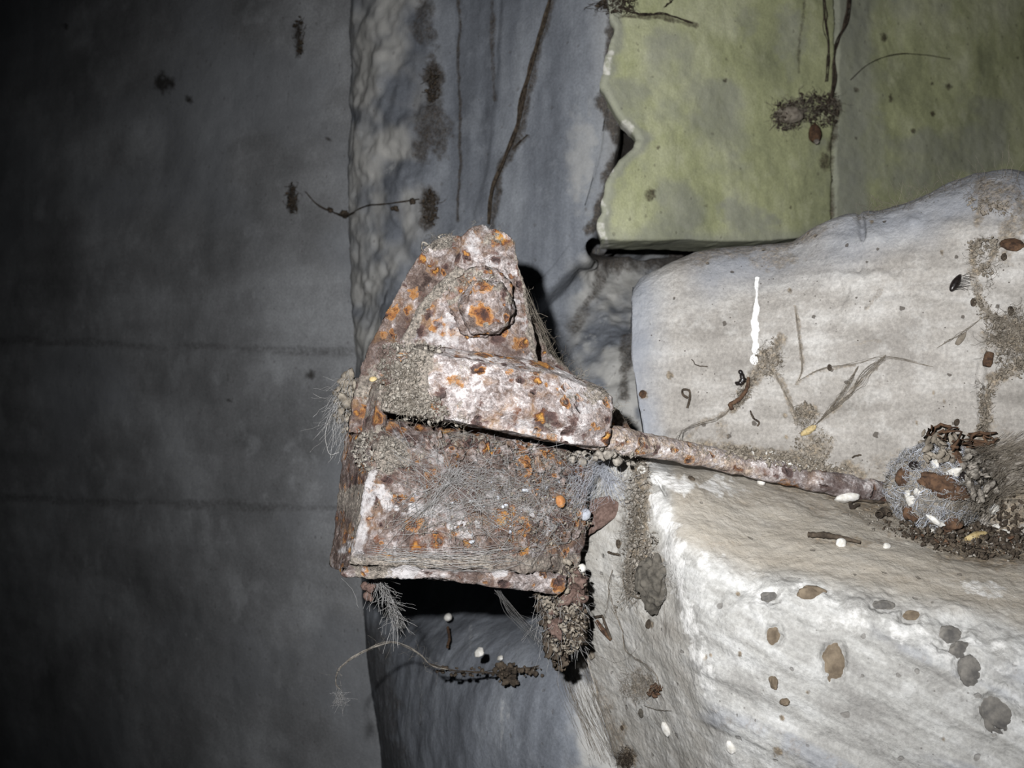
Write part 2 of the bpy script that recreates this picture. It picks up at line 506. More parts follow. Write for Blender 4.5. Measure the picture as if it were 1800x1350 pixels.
rows = [[(-1100, -500, 3.2), (0, -500, 1.85), (660, -500, 1.30), (720, -500, 1.27)],
        [(-1100, 600, 3.1), (0, 600, 1.80), (640, 600, 1.26), (700, 600, 1.235)],
        [(-1100, 1100, 3.1), (0, 1100, 1.82), (640, 1100, 1.23), (690, 1100, 1.21)],
        [(-1100, 1900, 3.1), (0, 1900, 1.9), (720, 1900, 1.20), (760, 1900, 1.18)]]
w = sheet('wall_left', rows3(rows, 420), 420, M_left, [(3, .012, 3, 1), (30, .0018, 4, 2)], m_left,
          extra=lambda px, py, g: -.003 * pline(px, py, [(-300, 590), (640, 622)], 5, .2) - .003 * pline(px, py, [(-300, 868), (640, 897)], 5, .2))
finish(w, 'dark grey board-marked concrete wall behind the bracket, in deep shade', 'wall', kind='structure')

# --- blue-grey wall, running from the dark corner towards the block
def m_back(px, py, g):
    d = zero(px); l = zero(px); t = zero(px)
    d = np.maximum(d, .9 * pline(px, py, [(808, -60), (810, 200), (806, 390)], 3, .4, .03, 1))
    d = np.maximum(d, .85 * pline(px, py, [(985, -60), (955, 60), (930, 150), (915, 225), (880, 300), (866, 400)], 7, .4, .03, 2))
    d = np.maximum(d, .8 * pline(px, py, [(902, 270), (928, 240)], 4, .4))
    d = np.maximum(d, .7 * pline(px, py, [(868, 0), (868, 180)], 4, .5, .04, 4))
    d = np.maximum(d, blob(px, py, 765, 150, 16, 80, .5, .03, 12))
    d = np.maximum(d, .8 * blob(px, py, 762, 235, 34, 60, .5, .03, 13))
    d = np.maximum(d, blob(px, py, 758, 370, 16, 40, .4, .04, 14))
    d = np.maximum(d, .7 * blob(px, py, 750, 30, 22, 60, .5, .03, 15))
    d = np.maximum(d, .9 * blob(px, py, 868, 40, 8, 22, .4))
    # ragged earth seam beside the green plaster and the gap above the block
    d = np.maximum(d, pline(px, py, [(1080, 20), (1068, 100), (1062, 160)], 10, .6, .03, 5))
    d = np.maximum(d, pline(px, py, [(1062, 170), (1085, 230), (1110, 258), (1085, 290), (1062, 340), (1052, 400)], 15, .7, .03, 6))
    d = np.maximum(d, pline(px, py, [(1060, 452), (1180, 456), (1300, 446), (1420, 434)], 30, .35, .03, 7))  # slot earth, coloured darker to stand in for the slot's shade
    d = np.maximum(d, .7 * pline(px, py, [(1075, 440), (1040, 520), (1015, 570)], 14, .6, .03, 8))
    d = np.maximum(d, .8 * pline(px, py, [(1100, 600), (1095, 700)], 12, .6, .03, 9))
    d = np.maximum(d, .8 * blob(px, py, 1080, 5, 30, 14, .5))
    # pale mortar band at the far corner, rough mortar near the block
    band = sstep(600, 630, px) * (1 - sstep(700, 790, px)) * (1 - sstep(600, 700, py))
    t = np.maximum(t, band * 1.0 * sstep(-.5, .3, n2(px, py, .02, 3)))
    t = np.maximum(t, .95 * sstep(985, 1030, px) * sstep(440, 475, py) * sstep(-.5, .1, n2(px, py, .022, 6)))
    t = np.maximum(t, .8 * blob(px, py, 1032, 458, 19, 19, .2))
    t = np.maximum(t, .55 * blob(px, py, 1020, 280, 30, 90, .6, .02, 7))
    t = np.maximum(t, .5 * sstep(1020, 1100, px) * (1 - sstep(420, 440, py)))
    for cx, cy, r in ((690, 300, 14), (655, 505, 12), (665, 280, 10), (1040, 600, 16), (1060, 560, 12), (640, 240, 8)):
        l = np.maximum(l, .45 * blob(px, py, cx, cy, r, r * 1.4, .5, .05, cx))
    # bottom: pale drips and a darker colour along the far corner
    lowz = sstep(1060, 1120, py)
    l = np.maximum(l, .46 * lowz * sstep(.15, .6, fbm(np.stack([px * .035, py * .004, px * 0], -1), 1, 3, 8)))
    d = np.maximum(d, .55 * lowz * pline(px, py, [(640, 1100), (680, 1260), (690, 1500)], 26, .7, .02, 5))
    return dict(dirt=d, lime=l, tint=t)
def x_back(px, py, g):
    h = .009 * sstep(600, 640, px) * (1 - sstep(720, 800, px)) * (1 - sstep(560, 700, py)) * (0.6 + fbm(g, 30, 3, 4))
    h = h - .05 * np.clip(pline(px, py, [(1048, 441), (1420, 433), (1700, 430)], 13, .15), 0, 1)
    h = h + .004 * sstep(990, 1040, px) * sstep(440, 480, py) * fbm(g, 60, 4, 9)
    h = h + .008 * blob(px, py, 1032, 458, 18, 18, .15)
    return h
rows = [[(540, -500, 1.75), (605, -500, 1.42), (632, -500, 1.29), (800, -500, 1.17), (1046, -500, 1.02), (1066, -500, 1.10), (1120, -500, 1.22), (1500, -500, 1.55)],
        [(540, 400, 1.70), (608, 400, 1.38), (634, 400, 1.235), (800, 400, 1.12), (1042, 400, 1.02), (1064, 400, 1.09), (1120, 400, 1.16), (1500, 400, 1.45)],
        [(540, 700, 1.68), (612, 700, 1.36), (638, 700, 1.21), (800, 700, 1.09), (1060, 700, .97), (1130, 700, .96), (1300, 700, .98), (1500, 700, 1.0)],
        [(540, 1050, 1.66), (622, 1050, 1.34), (648, 1050, 1.18), (800, 1050, 1.05), (1000, 1050, .915), (1150, 1050, .86), (1300, 1050, .82)],
        [(550, 1150, 1.66), (630, 1150, 1.34), (660, 1150, 1.13), (820, 1150, .91), (1020, 1150, .79), (1180, 1150, .82), (1300, 1150, .80)],
        [(570, 1350, 1.66), (655, 1350, 1.33), (696, 1350, 1.04), (860, 1350, .82), (1085, 1350, .735), (1230, 1350, .75), (1350, 1350, .74)],
        [(600, 1900, 1.66), (700, 1900, 1.3), (760, 1900, 1.06), (930, 1900, .93), (1200, 1900, .78), (1350, 1900, .73), (1500, 1900, .70)]]
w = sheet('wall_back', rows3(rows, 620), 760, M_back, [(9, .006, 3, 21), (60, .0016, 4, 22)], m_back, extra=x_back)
finish(w, 'blue-grey streaked concrete wall between the dark wall and green plaster', 'wall', kind='structure')

# --- green plaster panel: thick coat with a ragged left edge
def m_green(px, py, g):
    d = zero(px); t = zero(px); l = zero(px)
    d = np.maximum(d, pline(px, py, [(1462, 260), (1466, 330), (1463, 440)], 4, .4, .05, 3))
    d = np.maximum(d, .9 * pline(px, py, [(1470, 180), (1462, 260)], 8, .5, .04, 4))
    d = np.maximum(d, .85 * blob(px, py, 1450, 285, 11, 18, .4))
    d = np.maximum(d, .6 * pline(px, py, [(1412, -20), (1402, 60), (1404, 130)], 3, .5, .04, 5))
    d = np.maximum(d, .75 * pline(px, py, [(1090, 30), (1160, 28), (1220, 45)], 5, .6, .04, 6))
    for cx, cy, r in ((1275, 142, 4), (1505, 157, 5), (1565, 172, 6), (1668, 152, 5), (1640, 146, 3), (1555, 65, 7), (1789, 102, 3), (1604, 230, 4), (1240, 362, 3), (1505, 243, 3), (1155, 260, 3), (1390, 365, 3), (1140, 342, 11), (1640, 200, 4)):
        d = np.maximum(d, .9 * blob(px, py, cx, cy, r, r * 1.3, .5, .1, cx))
    t = np.maximum(t, .85 * sstep(1462, 1470, px) * (1 - sstep(1510, 1560, px + 40 * n2(px, py, .02, 4))))
    t = np.maximum(t, .7 * blob(px, py, 1390, 60, 30, 70, .6, .02, 5))
    t = np.maximum(t, .8 * blob(px, py, 1310, 385, 50, 40, .6, .025, 6))
    t = np.maximum(t, .8 * sstep(385, 425, py + 20 * n2(px, py, .03, 9)))
    t = np.maximum(t, .65 * blob(px, py, 1535, 260, 24, 70, .6, .03, 7))
    t = np.maximum(t, .5 * blob(px, py, 1310, 40, 22, 30, .7, .03, 8))
    t = np.maximum(t, .9 * (1 - sstep(8, 26, px - edge_x(py) + 10 * n2(px, py, .05, 3))))
    l = np.maximum(l, .6 * (1 - sstep(2, 16, px - edge_x(py))) * sstep(-.1, .4, n2(px, py, .04, 2)))
    t = np.maximum(t, .75 * sstep(.0, .45, n2(px, py, .011, 33, 4)))
    return dict(dirt=d, lime=l, tint=t)
EDGE = np.array([(-500, 1070), (-60, 1066), (0, 1070), (40, 1083), (95, 1068), (150, 1063), (195, 1082), (225, 1104), (246, 1127), (262, 1120), (285, 1090), (325, 1066), (360, 1058), (400, 1057), (426, 1063)], float)
def edge_x(py):
    y = np.asarray(py, float)
    return np.interp(y, EDGE[:, 0], EDGE[:, 1]) + 9 * n2(y, y * 0, .035, 4, 5)
rows = []
bot = [(1057, 418), (1120, 424), (1200, 420), (1300, 424), (1420, 416), (1600, 416), (2300, 416)]
ys = np.concatenate([np.linspace(-500, -40, 4), np.linspace(0, 400, 101), [420]])
dep = lambda x: .985 + .50 * max(0, (x - 1060) / 1000) ** 1.15
for y in ys:
    ex = float(edge_x(y))
    xs = [ex, 1200, 1320, 1450, 1600, 1800, 2400]
    rows.append([(x, y + (4 * math.sin(x * .021) if y >= 400 else 0), dep(x)) for x in xs])
r3 = rows3(rows, 520)
first = [p + np.array([.004, .06, .0]) for p in [r3[0]]]
cols = []
for r in r3:   # turn the ragged left edge back into the wall
    back = r[0] + np.array([.002, .03, 0])
    cols.append(np.concatenate([[back, back * .5 + r[0] * .5], r]))
last = cols[-1] + np.array([0, .07, -.002])
last2 = cols[-1] + np.array([0, .02, -.001])
w = sheet('wall_right', cols + [last2, last], 620, M_green, [(8, .004, 3, 31), (70, .0012, 4, 32)], m_green, smooth_v=False,
          extra=lambda px, py, g: -.006 * pline(px, py, [(1466, -60), (1468, 200), (1464, 440)], 3, .3))
finish(w, 'yellow-green algae-stained plaster wall with broken edge, above the pale block', 'wall', kind='structure')

# --- pale upper block
E = [(1112, 508, .80), (1128, 488, .80), (1160, 472, .80), (1240, 443, .795), (1330, 431, .79), (1395, 424, .78), (1425, 407, .772), (1520, 377, .755), (1600, 353, .74), (1680, 322, .73), (1740, 309, .72), (1810, 308, .71), (1950, 300, .69), (2250, 300, .67)]
R1 = [(1112, 530, .785), (1160, 492, .782), (1240, 460, .778), (1330, 448, .772), (1400, 442, .762), (1520, 398, .738), (1680, 345, .712), (1800, 332, .69), (2250, 330, .65)]
R2 = [(1111, 600, .772), (1170, 560, .766), (1240, 530, .76), (1330, 515, .752), (1520, 470, .72), (1680, 430, .692), (1800, 420, .672), (2250, 420, .625)]
R3 = [(1116, 690, .765), (1180, 670, .758), (1300, 650, .742), (1520, 630, .708), (1680, 610, .682), (1800, 600, .66), (2250, 600, .61)]
R4 = [(1126, 760, .758), (1190, 750, .75), (1300, 760, .732), (1520, 780, .70), (1680, 785, .672), (1800, 790, .65), (2250, 800, .595)]
R5 = [(1128, 815, .755), (1190, 815, .745), (1300, 835, .725), (1520, 880, .69), (1680, 915, .662), (1800, 945, .64), (2250, 1000, .585)]
def m_block(px, py, g):
    d = zero(px); l = zero(px); t = zero(px)
    # bluish far end, top shoulder
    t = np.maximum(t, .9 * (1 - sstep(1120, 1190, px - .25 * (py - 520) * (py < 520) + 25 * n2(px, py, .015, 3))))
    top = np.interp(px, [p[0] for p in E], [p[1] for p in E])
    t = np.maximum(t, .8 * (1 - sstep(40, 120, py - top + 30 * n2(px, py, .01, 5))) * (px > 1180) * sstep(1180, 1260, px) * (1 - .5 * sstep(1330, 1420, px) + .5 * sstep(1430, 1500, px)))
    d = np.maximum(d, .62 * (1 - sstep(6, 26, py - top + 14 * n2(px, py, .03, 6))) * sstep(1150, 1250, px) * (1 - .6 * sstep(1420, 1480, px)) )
    d = np.maximum(d, .55 * blob(px, py, 1360, 452, 60, 20, .5, .03, 6))
    d = np.maximum(d, .7 * blob(px, py, 1240, 455, 10, 14, .4))
    # lime streak
    l = np.maximum(l, pline(px, py, [(1331, 488), (1329, 540)], 3.2, .5, .05, 1))
    l = np.maximum(l, pline(px, py, [(1329, 540), (1327, 575)], 5.5, .5, .05, 1))
    l = np.maximum(l, pline(px, py, [(1327, 565), (1323, 632)], 8, .6, .05, 1))
    # cobweb-dirt trails
    def tr(pts, w, k=.8, sd=0):
        nonlocal d
        d = np.maximum(d, (k * .95 if pts[0][0] < 1690 else k) * pline(px, py, pts, w, .8, .06, sd))
    d = np.maximum(d, .75 * blob(px, py, 1350, 635, 26, 30, .6, .04, 11, .5))
    tr([(1372, 598), (1345, 640), (1325, 665)], 9, .8, 2)
    tr([(1325, 650), (1305, 690), (1288, 716)], 9, .85, 3)
    tr([(1362, 655), (1385, 700), (1400, 745)], 6, .75, 4)
    tr([(1398, 540), (1404, 590), (1410, 650), (1402, 670), (1440, 650), (1500, 640)], 3.5, .7, 5)
    d = np.maximum(d, .85 * blob(px, py, 1415, 728, 22, 24, .6, .05, 12))
    d = np.maximum(d, .75 * blob(px, py, 1428, 785, 40, 34, .6, .03, 13))
    tr([(1440, 742), (1475, 710), (1500, 685), (1540, 645)], 4, .75, 6)
    tr([(1180, 790), (1230, 745), (1280, 720)], 5, .6, 7)
    d = np.maximum(d, .45 * blob(px, py, 1268, 755, 14, 20, .5))
    d = np.maximum(d, .85 * pline(px, py, [(1140, 800), (1280, 800), (1400, 815), (1500, 840)], 24, .6, .03, 9))
    # earthy seam down the near end
    tr([(1722, 425), (1708, 445), (1712, 480), (1735, 470), (1750, 440)], 8, .95, 10)
    tr([(1715, 395), (1730, 360), (1770, 370)], 8, .7, 14)
    tr([(1710, 475), (1725, 530), (1745, 560)], 11, .7, 15)
    d = np.maximum(d, .9 * blob(px, py, 1780, 590, 52, 52, .6, .03, 14))
    d = np.maximum(d, .7 * blob(px, py, 1790, 400, 36, 60, .8, .03, 15))
    tr([(1795, 640), (1750, 670), (1733, 710), (1728, 780)], 12, .95, 16)
    d = np.maximum(d, .7 * blob(px, py, 1760, 345, 60, 22, .9, .03, 17))
    d = np.maximum(d, .38 * pline(px, py, [(1500, 860), (1640, 800), (1760, 780)], 40, .7, .02, 18))
    d = np.maximum(d, .95 * blob(px, py, 1800, 890, 110, 60, .4, .03, 31))
    # warm scrape marks
    d = np.maximum(d, .5 * pline(px, py, [(1523, 545), (1550, 510)], 5, .5, .06, 21))
    d = np.maximum(d, .45 * pline(px, py, [(1500, 606), (1550, 600)], 3, .5, .06, 22))
    for cx, cy, r in ((1533, 393, 4), (1656, 443, 4), (1667, 753, 4.5), (1640, 690, 3), (1660, 705, 4), (1611, 743, 3), (1388, 510, 4), (1178, 660, 7), (1130, 693, 8), (1380, 730, 4), (1382, 768, 4)):
        d = np.maximum(d, blob(px, py, cx, cy, r, r * 1.2, .4, .1, cx))
    return dict(dirt=d, lime=l, tint=t)
def x_block(px, py, g):
    h = .0016 * pline(px, py, [(1330, 495), (1326, 625)], 6, .6)
    h = h - .004 * pline(px, py, [(1512, 385), (1516, 420)], 6, .3)      # notch in the shoulder
    h = h + .004 * sstep(-.2, .5, n2(px, py, .012, 8)) * (1 - sstep(420, 560, py)) * sstep(1400, 1500, px)
    q = np.stack([px * .006, py * .045, px * 0], -1)
    h = h + .0016 * fbm(q, 1.0, 4, 6) * sstep(1380, 1480, px)
    h = h - .0022 * blob(px, py, 1475, 520, 16, 26, .6) - .0018 * blob(px, py, 1575, 470, 60, 12, .8)
    h = h - .003 * pline(px, py, [(1722, 640), (1728, 790)], 7, .5)
    return h
r3 = rows3([E, R1, R2, R3, R4, R5], 460)
under = r3[-1] + np.array([0, .02, -.08])
backtop = r3[0] + np.array([.03, .28, -.03]); back1 = r3[0] + np.array([.004, .03, .001])
ctrl = []
for r in [backtop, back1] + r3 + [under]:
    e = r[0]
    ctrl.append(np.concatenate([[e + np.array([.09, .30, 0]), e + np.array([.012, .05, 0])], r]))
w = sheet('concrete_mass_1', ctrl, 420, M_block, [(12, .004, 3, 41), (55, .0013, 4, 42), (240, .0004, 3, 43)], m_block, extra=x_block)
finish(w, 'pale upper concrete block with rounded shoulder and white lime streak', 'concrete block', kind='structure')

# --- lower ledge: side face, lip and underside in one mass
L = [
 [(1000, 790, .70), (1070, 790, .685), (1140, 795, .69), (1165, 812, .705), (1300, 822, .715), (1500, 868, .69), (1800, 935, .645), (2250, 985, .59)],
 [(996, 850, .70), (1070, 845, .68), (1142, 838, .66), (1164, 836, .66), (1300, 855, .672), (1500, 905, .652), (1800, 980, .605), (2250, 1030, .55)],
 [(990, 900, .70), (1070, 900, .675), (1152, 884, .643), (1176, 884, .636), (1330, 925, .628), (1500, 958, .606), (1800, 1035, .568), (2250, 1080, .53)],
 [(988, 980, .70), (1070, 980, .672), (1166, 960, .627), (1192, 962, .612), (1330, 1018, .585), (1500, 1046, .562), (1800, 1112, .53), (2250, 1150, .50)],
 [(998, 1060, .71), (1078, 1060, .675), (1178, 1050, .62), (1206, 1050, .60), (1335, 1075, .567), (1500, 1100, .547), (1800, 1175, .516), (2250, 1210, .485)],
 [(1026, 1150, .715), (1105, 1150, .672), (1196, 1150, .608), (1232, 1150, .588), (1350, 1170, .56), (1520, 1200, .541), (1800, 1270, .511), (2250, 1300, .48)],
 [(1080, 1330, .715), (1140, 1310, .675), (1236, 1300, .602), (1282, 1300, .58), (1400, 1320, .557), (1550, 1340, .541), (1800, 1390, .513), (2250, 1430, .48)],
 [(1190, 1700, .72), (1260, 1700, .66), (1340, 1700, .595), (1400, 1700, .575), (1500, 1700, .56), (1640, 1700, .545), (1850, 1700, .52), (2250, 1720, .49)]]
LIP = [(1192, 962), (1260, 1000), (1330, 1018), (1500, 1046), (1650, 1080), (1800, 1112), (2250, 1150)]
def lip_y(px): return np.interp(px, [p[0] for p in LIP], [p[1] for p in LIP])
def m_ledge(px, py, g):
    d = zero(px); l = zero(px); t = zero(px)
    ly = lip_y(px)
    ontop = sstep(1165, 1195, px) * (1 - sstep(-40, 12, py - ly + 14 * n2(px, py, .02, 2)))
    t = np.maximum(t, .85 * ontop)
    d = np.maximum(d, .24 * ontop * sstep(-.3, .5, fbm(np.stack([px * .008, py * .05, px * 0], -1), 1, 4, 7)))
    # warm flat flank beside the corner
    t = np.maximum(t, .3 * (1 - sstep(1140, 1180, px - .22 * (py - 900))))
    # back of ledge: earth
    byy = np.interp(px, [1150, 1300, 1500, 1650, 1800], [812, 830, 885, 940, 990])
    d = np.maximum(d, .8 * (1 - sstep(-8, 18, py - byy + 14 * n2(px, py, .03, 3))) * sstep(1300, 1380, px))
    d = np.maximum(d, .42 * blob(px, py, 1520, 900, 130, 34, .6, .02, 4, .2))
    d = np.maximum(d, .9 * blob(px, py, 1700, 950, 150, 42, .5, .025, 5, .15))
    d = np.maximum(d, .55 * blob(px, py, 1480, 952, 70, 9, .6, .05, 6))
    d = np.maximum(d, .95 * blob(px, py, 1800, 920, 110, 46, .4, .03, 31))
    # chalky crest, top edge and pale lip
    l = np.maximum(l, .55 * pline(px, py, [(1166, 880), (1182, 960), (1196, 1050), (1222, 1130)], 18, 1.0, .03, 7))
    l = np.maximum(l, .5 * pline(px, py, [(1222, 1130), (1252, 1215)], 16, 1.1, .04, 8))
    l = np.maximum(l, .62 * (1 - sstep(1240, 1400, px)) * pline(px, py, [(1160, 846), (1240, 850), (1420, 878)], 18, .9, .03, 9))
    l = np.maximum(l, .42 * pline(px, py, [(1230, 985), (1330, 1040), (1480, 1075), (1640, 1120), (1800, 1160)], 40, .7, .02, 10))
    l = np.maximum(l, .5 * blob(px, py, 1740, 1040, 60, 14, .7, .03, 11, .2))
    # oily streaks raking down the front
    q = np.stack([(px * .42 - py * .9) * .02, (px * .9 + py * .42) * .0022, px * 0], -1)
    st = sstep(.0, .38, fbm(q, 1.0, 4, 12)) * sstep(20, 90, py - ly) * sstep(1180, 1260, px)
    cool = .45 * st * sstep(-.35, .25, n2(px, py, .02, 27))
    d = np.maximum(d, .30 * st * sstep(.0, .3, n2(px, py, .05, 19)))
    # flank: spider dirt
    d = np.maximum(d, .85 * pline(px, py, [(1126, 820), (1130, 900), (1124, 980)], 17, .6, .05, 13))
    d = np.maximum(d, .75 * blob(px, py, 1138, 1010, 36, 44, .5, .05, 14))
    d = np.maximum(d, .6 * blob(px, py, 1128, 1205, 34, 26, .6, .05, 15))
    d = np.maximum(d, .8 * blob(px, py, 1104, 1332, 16, 20, .5, .06, 16))
    d = np.maximum(d, .55 * pline(px, py, [(985, 1075), (1030, 1180), (1082, 1330), (1120, 1450)], 22, .8, .03, 17))
    # damp grey foot of the face
    t2 = 0
    for cx, cy, r in ((1090, 955, 5), (1147, 1097, 6), (1128, 1254, 5), (1094, 1278, 4), (1215, 842, 4), (1248, 1152, 4), (1300, 1150, 4), (1420, 1218, 4), (1296, 1040, 4), (1240, 1155, 5), (1658, 1300, 5), (1373, 1265, 5), (1367, 1320, 10)):
        d = np.maximum(d, blob(px, py, cx, cy, r, r * 1.3, .4, .1, cx))
    return dict(dirt=d, lime=l, tint=t, cool=cool)
def x_ledge(px, py, g):
    ly = lip_y(px)
    h = .006 * (1 - sstep(20, 80, abs(py - ly - 30))) * sstep(1200, 1300, px) * fbm(g, 45, 4, 5)
    q = np.stack([(px * .42 - py * .9) * .02, (px * .9 + py * .42) * .0022, px * 0], -1)
    h = h + .0035 * fbm(q, 1.0, 4, 12) * sstep(20, 90, py - ly) * sstep(1180, 1260, px)
    for cx, cy, rx, ry in ((1356, 1052, 20, 11), (1551, 1066, 21, 10), (1604, 1082, 18, 12), (1360, 1118, 16, 19), (1467, 1164, 22, 34), (1672, 1124, 28, 20), (1706, 1172, 26, 32), (1756, 1247, 32, 44)):
        h = h - .004 * blob(px, py, cx, cy, rx * 1.15, ry * 1.15, .3, .04, cx)
    h = h - .003 * pline(px, py, [(1155, 842), (1170, 870)], 3, .3)
    return h
r3 = rows3(L, 560)
ctrl = []
for r in r3:
    e = r[0]
    ctrl.append(np.concatenate([[e + np.array([.04, .16, 0])], r]))
backrow = ctrl[0] + np.array([0, .10, .004])
w = sheet('concrete_mass_2', [backrow] + ctrl, 600, M_ledge, [(14, .003, 3, 51), (60, .0014, 4, 52), (260, .0004, 3, 53)], m_ledge, extra=x_ledge)
finish(w, 'chalky pale concrete ledge with worn lip and exposed pebbles', 'concrete ledge', kind='structure')
LEDGE = w
# ================================================================== the rusted bracket
FLASH = 44.0
M_plate = rust('rusted_plate', .34, 1.7, .0)
M_front = rust('rusted_front_plate', .42, 1.6, .31)
M_bar = rust('rusted_bar', .58, 1.9, .77)
M_face = rust('rusted_face', .30, 1.8, 1.3)
M_flange = rust('rusted_flange', .46, 1.5, 2.1)
M_bolt = rust('rusted_bolt', .42, 1.3, 2.9)
M_rod = rust('rusted_rod', .62, .7, 3.7, dustcol=(186, 168, 152))

BO = P(800, 1045, .63)
br = empty('rusted_bracket', BO, 'rusted iron bracket with hexagonal bolt head jutting from the pale concrete', 'bracket')

def no(px): return np.zeros_like(px)
def m_rear(px, py, g):
    dust = .62 * sstep(-.1, .4, n2(px, py, .03, 4)) * sstep(870, 960, px)
    dust = np.maximum(dust, .85 * blob(px, py, 770, 425, 30, 18, .5))
    dust = np.maximum(dust, .8 * pline(px, py, [(950, 590), (1000, 640), (1110, 740)], 14, .5))
    dust = np.maximum(dust, .8 * blob(px, py, 640, 670, 30, 40, .6))
    return dict(dust=dust, dark=.45 * (1 - sstep(700, 760, px)) * sstep(.0, .4, n2(px, py, .03, 9)), lime=no(px))
slab('rear_plate', [
    [(766, 420, .668), (790, 412, .668), (832, 418, .668)],
    [(743, 438, .667), (800, 440, .667), (880, 440, .668)],
    [(722, 472, .665), (800, 470, .667), (918, 490, .670)],
    [(690, 528, .662), (800, 530, .667), (938, 560, .676)],
    [(657, 590, .658), (800, 590, .667), (968, 622, .686)],
    [(636, 642, .655), (800, 650, .667), (1025, 672, .700)],
    [(622, 690, .652), (800, 700, .667), (1090, 722, .715)],
    [(612, 760, .650), (800, 770, .667), (1126, 770, .725)]], .010, M_plate, br, maskfn=m_rear, smooth_v=False)

def m_frontp(px, py, g):
    dust = .75 * pline(px, py, [(800, 480), (755, 520), (712, 585)], 16, .5, .05, 3)
    dust = np.maximum(dust, .75 * blob(px, py, 840, 492, 60, 16, .5, .05, 4))
    dust = np.maximum(dust, .7 * pline(px, py, [(905, 420), (925, 520), (945, 640)], 9, .5, .05, 6))
    dust = np.maximum(dust, .55 * blob(px, py, 870, 420, 24, 18, .6, .05, 7))
    dust = np.maximum(dust, .6 * blob(px, py, 720, 612, 50, 16, .6, .05, 8))
    return dict(dust=dust, dark=.55 * blob(px, py, 850, 625, 110, 32, .5, .03, 5), lime=.5 * sstep(.1, .5, n2(px, py, .03, 12)))
slab('front_plate', [
    [(822, 402, .640), (848, 393, .640), (872, 400, .641), (896, 412, .643)],
    [(811, 416, .639), (848, 412, .639), (876, 416, .640), (906, 424, .643)],
    [(806, 440, .638), (850, 440, .637), (880, 440, .638), (910, 446, .642)],
    [(796, 470, .636), (850, 470, .634), (880, 472, .636), (917, 480, .642)],
    [(760, 505, .635), (830, 505, .632), (885, 508, .634), (926, 515, .641)],
    [(728, 545, .633), (820, 548, .630), (890, 550, .632), (936, 560, .640)],
    [(706, 590, .631), (810, 592, .628), (895, 596, .630), (944, 602, .638)],
    [(694, 640, .629), (810, 642, .626), (900, 648, .628), (949, 654, .636)],
    [(690, 690, .628), (810, 690, .625), (900, 700, .627), (950, 705, .636)]], .009, M_front, br, maskfn=m_frontp)

def m_barp(px, py, g):
    dust = 1.0 * (1 - sstep(735, 790, px + 25 * n2(px, py, .03, 4)))
    dust = np.maximum(dust, .6 * blob(px, py, 1055, 690, 40, 22, .6, .05, 5))
    dust = np.maximum(dust, .45 * sstep(0, .4, n2(px, py, .02, 9)))
    return dict(dust=dust, dark=no(px), lime=.5 * sstep(.0, .45, n2(px, py, .024, 14)) * sstep(740, 790, px))
slab('clamp_bar', [
    [(736, 602, .632), (850, 618, .628), (960, 634, .630), (1066, 684, .645)],
    [(722, 612, .606), (850, 640, .604), (975, 660, .608), (1076, 696, .622)],
    [(700, 655, .600), (850, 676, .598), (990, 706, .603), (1080, 722, .617)],
    [(682, 694, .597), (850, 712, .594), (1000, 744, .600), (1078, 752, .614)],
    [(670, 712, .598), (790, 726, .597), (960, 762, .604), (1074, 776, .616)],
    [(668, 722, .600), (800, 740, .597), (960, 772, .603), (1068, 788, .616)],
    [(672, 726, .622), (800, 744, .622), (960, 776, .626), (1060, 790, .635)]], .007, M_bar, br, maskfn=m_barp, jag=.0016,
    disp=((90, .0014, 4, 5), (320, .0006, 3, 9)))

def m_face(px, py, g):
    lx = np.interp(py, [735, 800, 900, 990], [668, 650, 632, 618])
    lime = .62 * (1 - sstep(14, 34, px - lx + 12 * n2(px, py, .05, 3))) * sstep(800, 835, py)  # white paint strip, with the lit left edge put into its colour
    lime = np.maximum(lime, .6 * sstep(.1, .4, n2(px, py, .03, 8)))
    dust = .42 * sstep(.0, .45, n2(px, py, .02, 5)) * sstep(800, 900, px)
    dust = np.maximum(dust, .8 * blob(px, py, 690, 800, 55, 36, .6, .04, 6))
    dust = np.maximum(dust, .65 * sstep(955, 985, py) )
    dust = np.maximum(dust, .8 * pline(px, py, [(760, 770), (900, 800), (1050, 812)], 20, .6, .04, 7))
    dark = .85 * blob(px, py, 880, 840, 150, 60, .8, .02, 9)
    dark = np.maximum(dark, .6 * sstep(.1, .4, n2(px, py, .025, 23)))
    return dict(lime=lime, dust=dust, dark=dark)
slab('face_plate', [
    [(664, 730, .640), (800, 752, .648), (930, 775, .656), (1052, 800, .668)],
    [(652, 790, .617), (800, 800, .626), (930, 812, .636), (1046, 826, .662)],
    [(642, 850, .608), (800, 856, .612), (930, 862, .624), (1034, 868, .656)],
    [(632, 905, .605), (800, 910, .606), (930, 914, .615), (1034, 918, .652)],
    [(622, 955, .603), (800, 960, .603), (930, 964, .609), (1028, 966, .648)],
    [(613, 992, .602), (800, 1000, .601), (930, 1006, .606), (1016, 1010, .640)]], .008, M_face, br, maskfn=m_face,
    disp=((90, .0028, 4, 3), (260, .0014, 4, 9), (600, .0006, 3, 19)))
slab('side_plate', [
    [(612, 664, .690), (640, 668, .668), (668, 674, .640)],
    [(608, 720, .686), (634, 726, .662), (660, 735, .632)],
    [(602, 780, .682), (626, 786, .656), (650, 792, .626)],
    [(590, 890, .676), (612, 896, .650), (634, 902, .618)],
    [(581, 965, .671), (602, 972, .645), (622, 976, .613)],
    [(577, 995, .669), (592, 1002, .644), (612, 1002, .613)]], .007, M_plate, br,
    maskfn=lambda px, py, g: dict(dust=.65 * sstep(0, .4, n2(px, py, .03, 3)) + .6 * (1 - sstep(690, 760, py)), dark=.5 * sstep(-.1, .3, n2(px, py, .03, 6)), lime=.5 * sstep(.15, .5, n2(px, py, .025, 7)) * sstep(800, 900, py)))

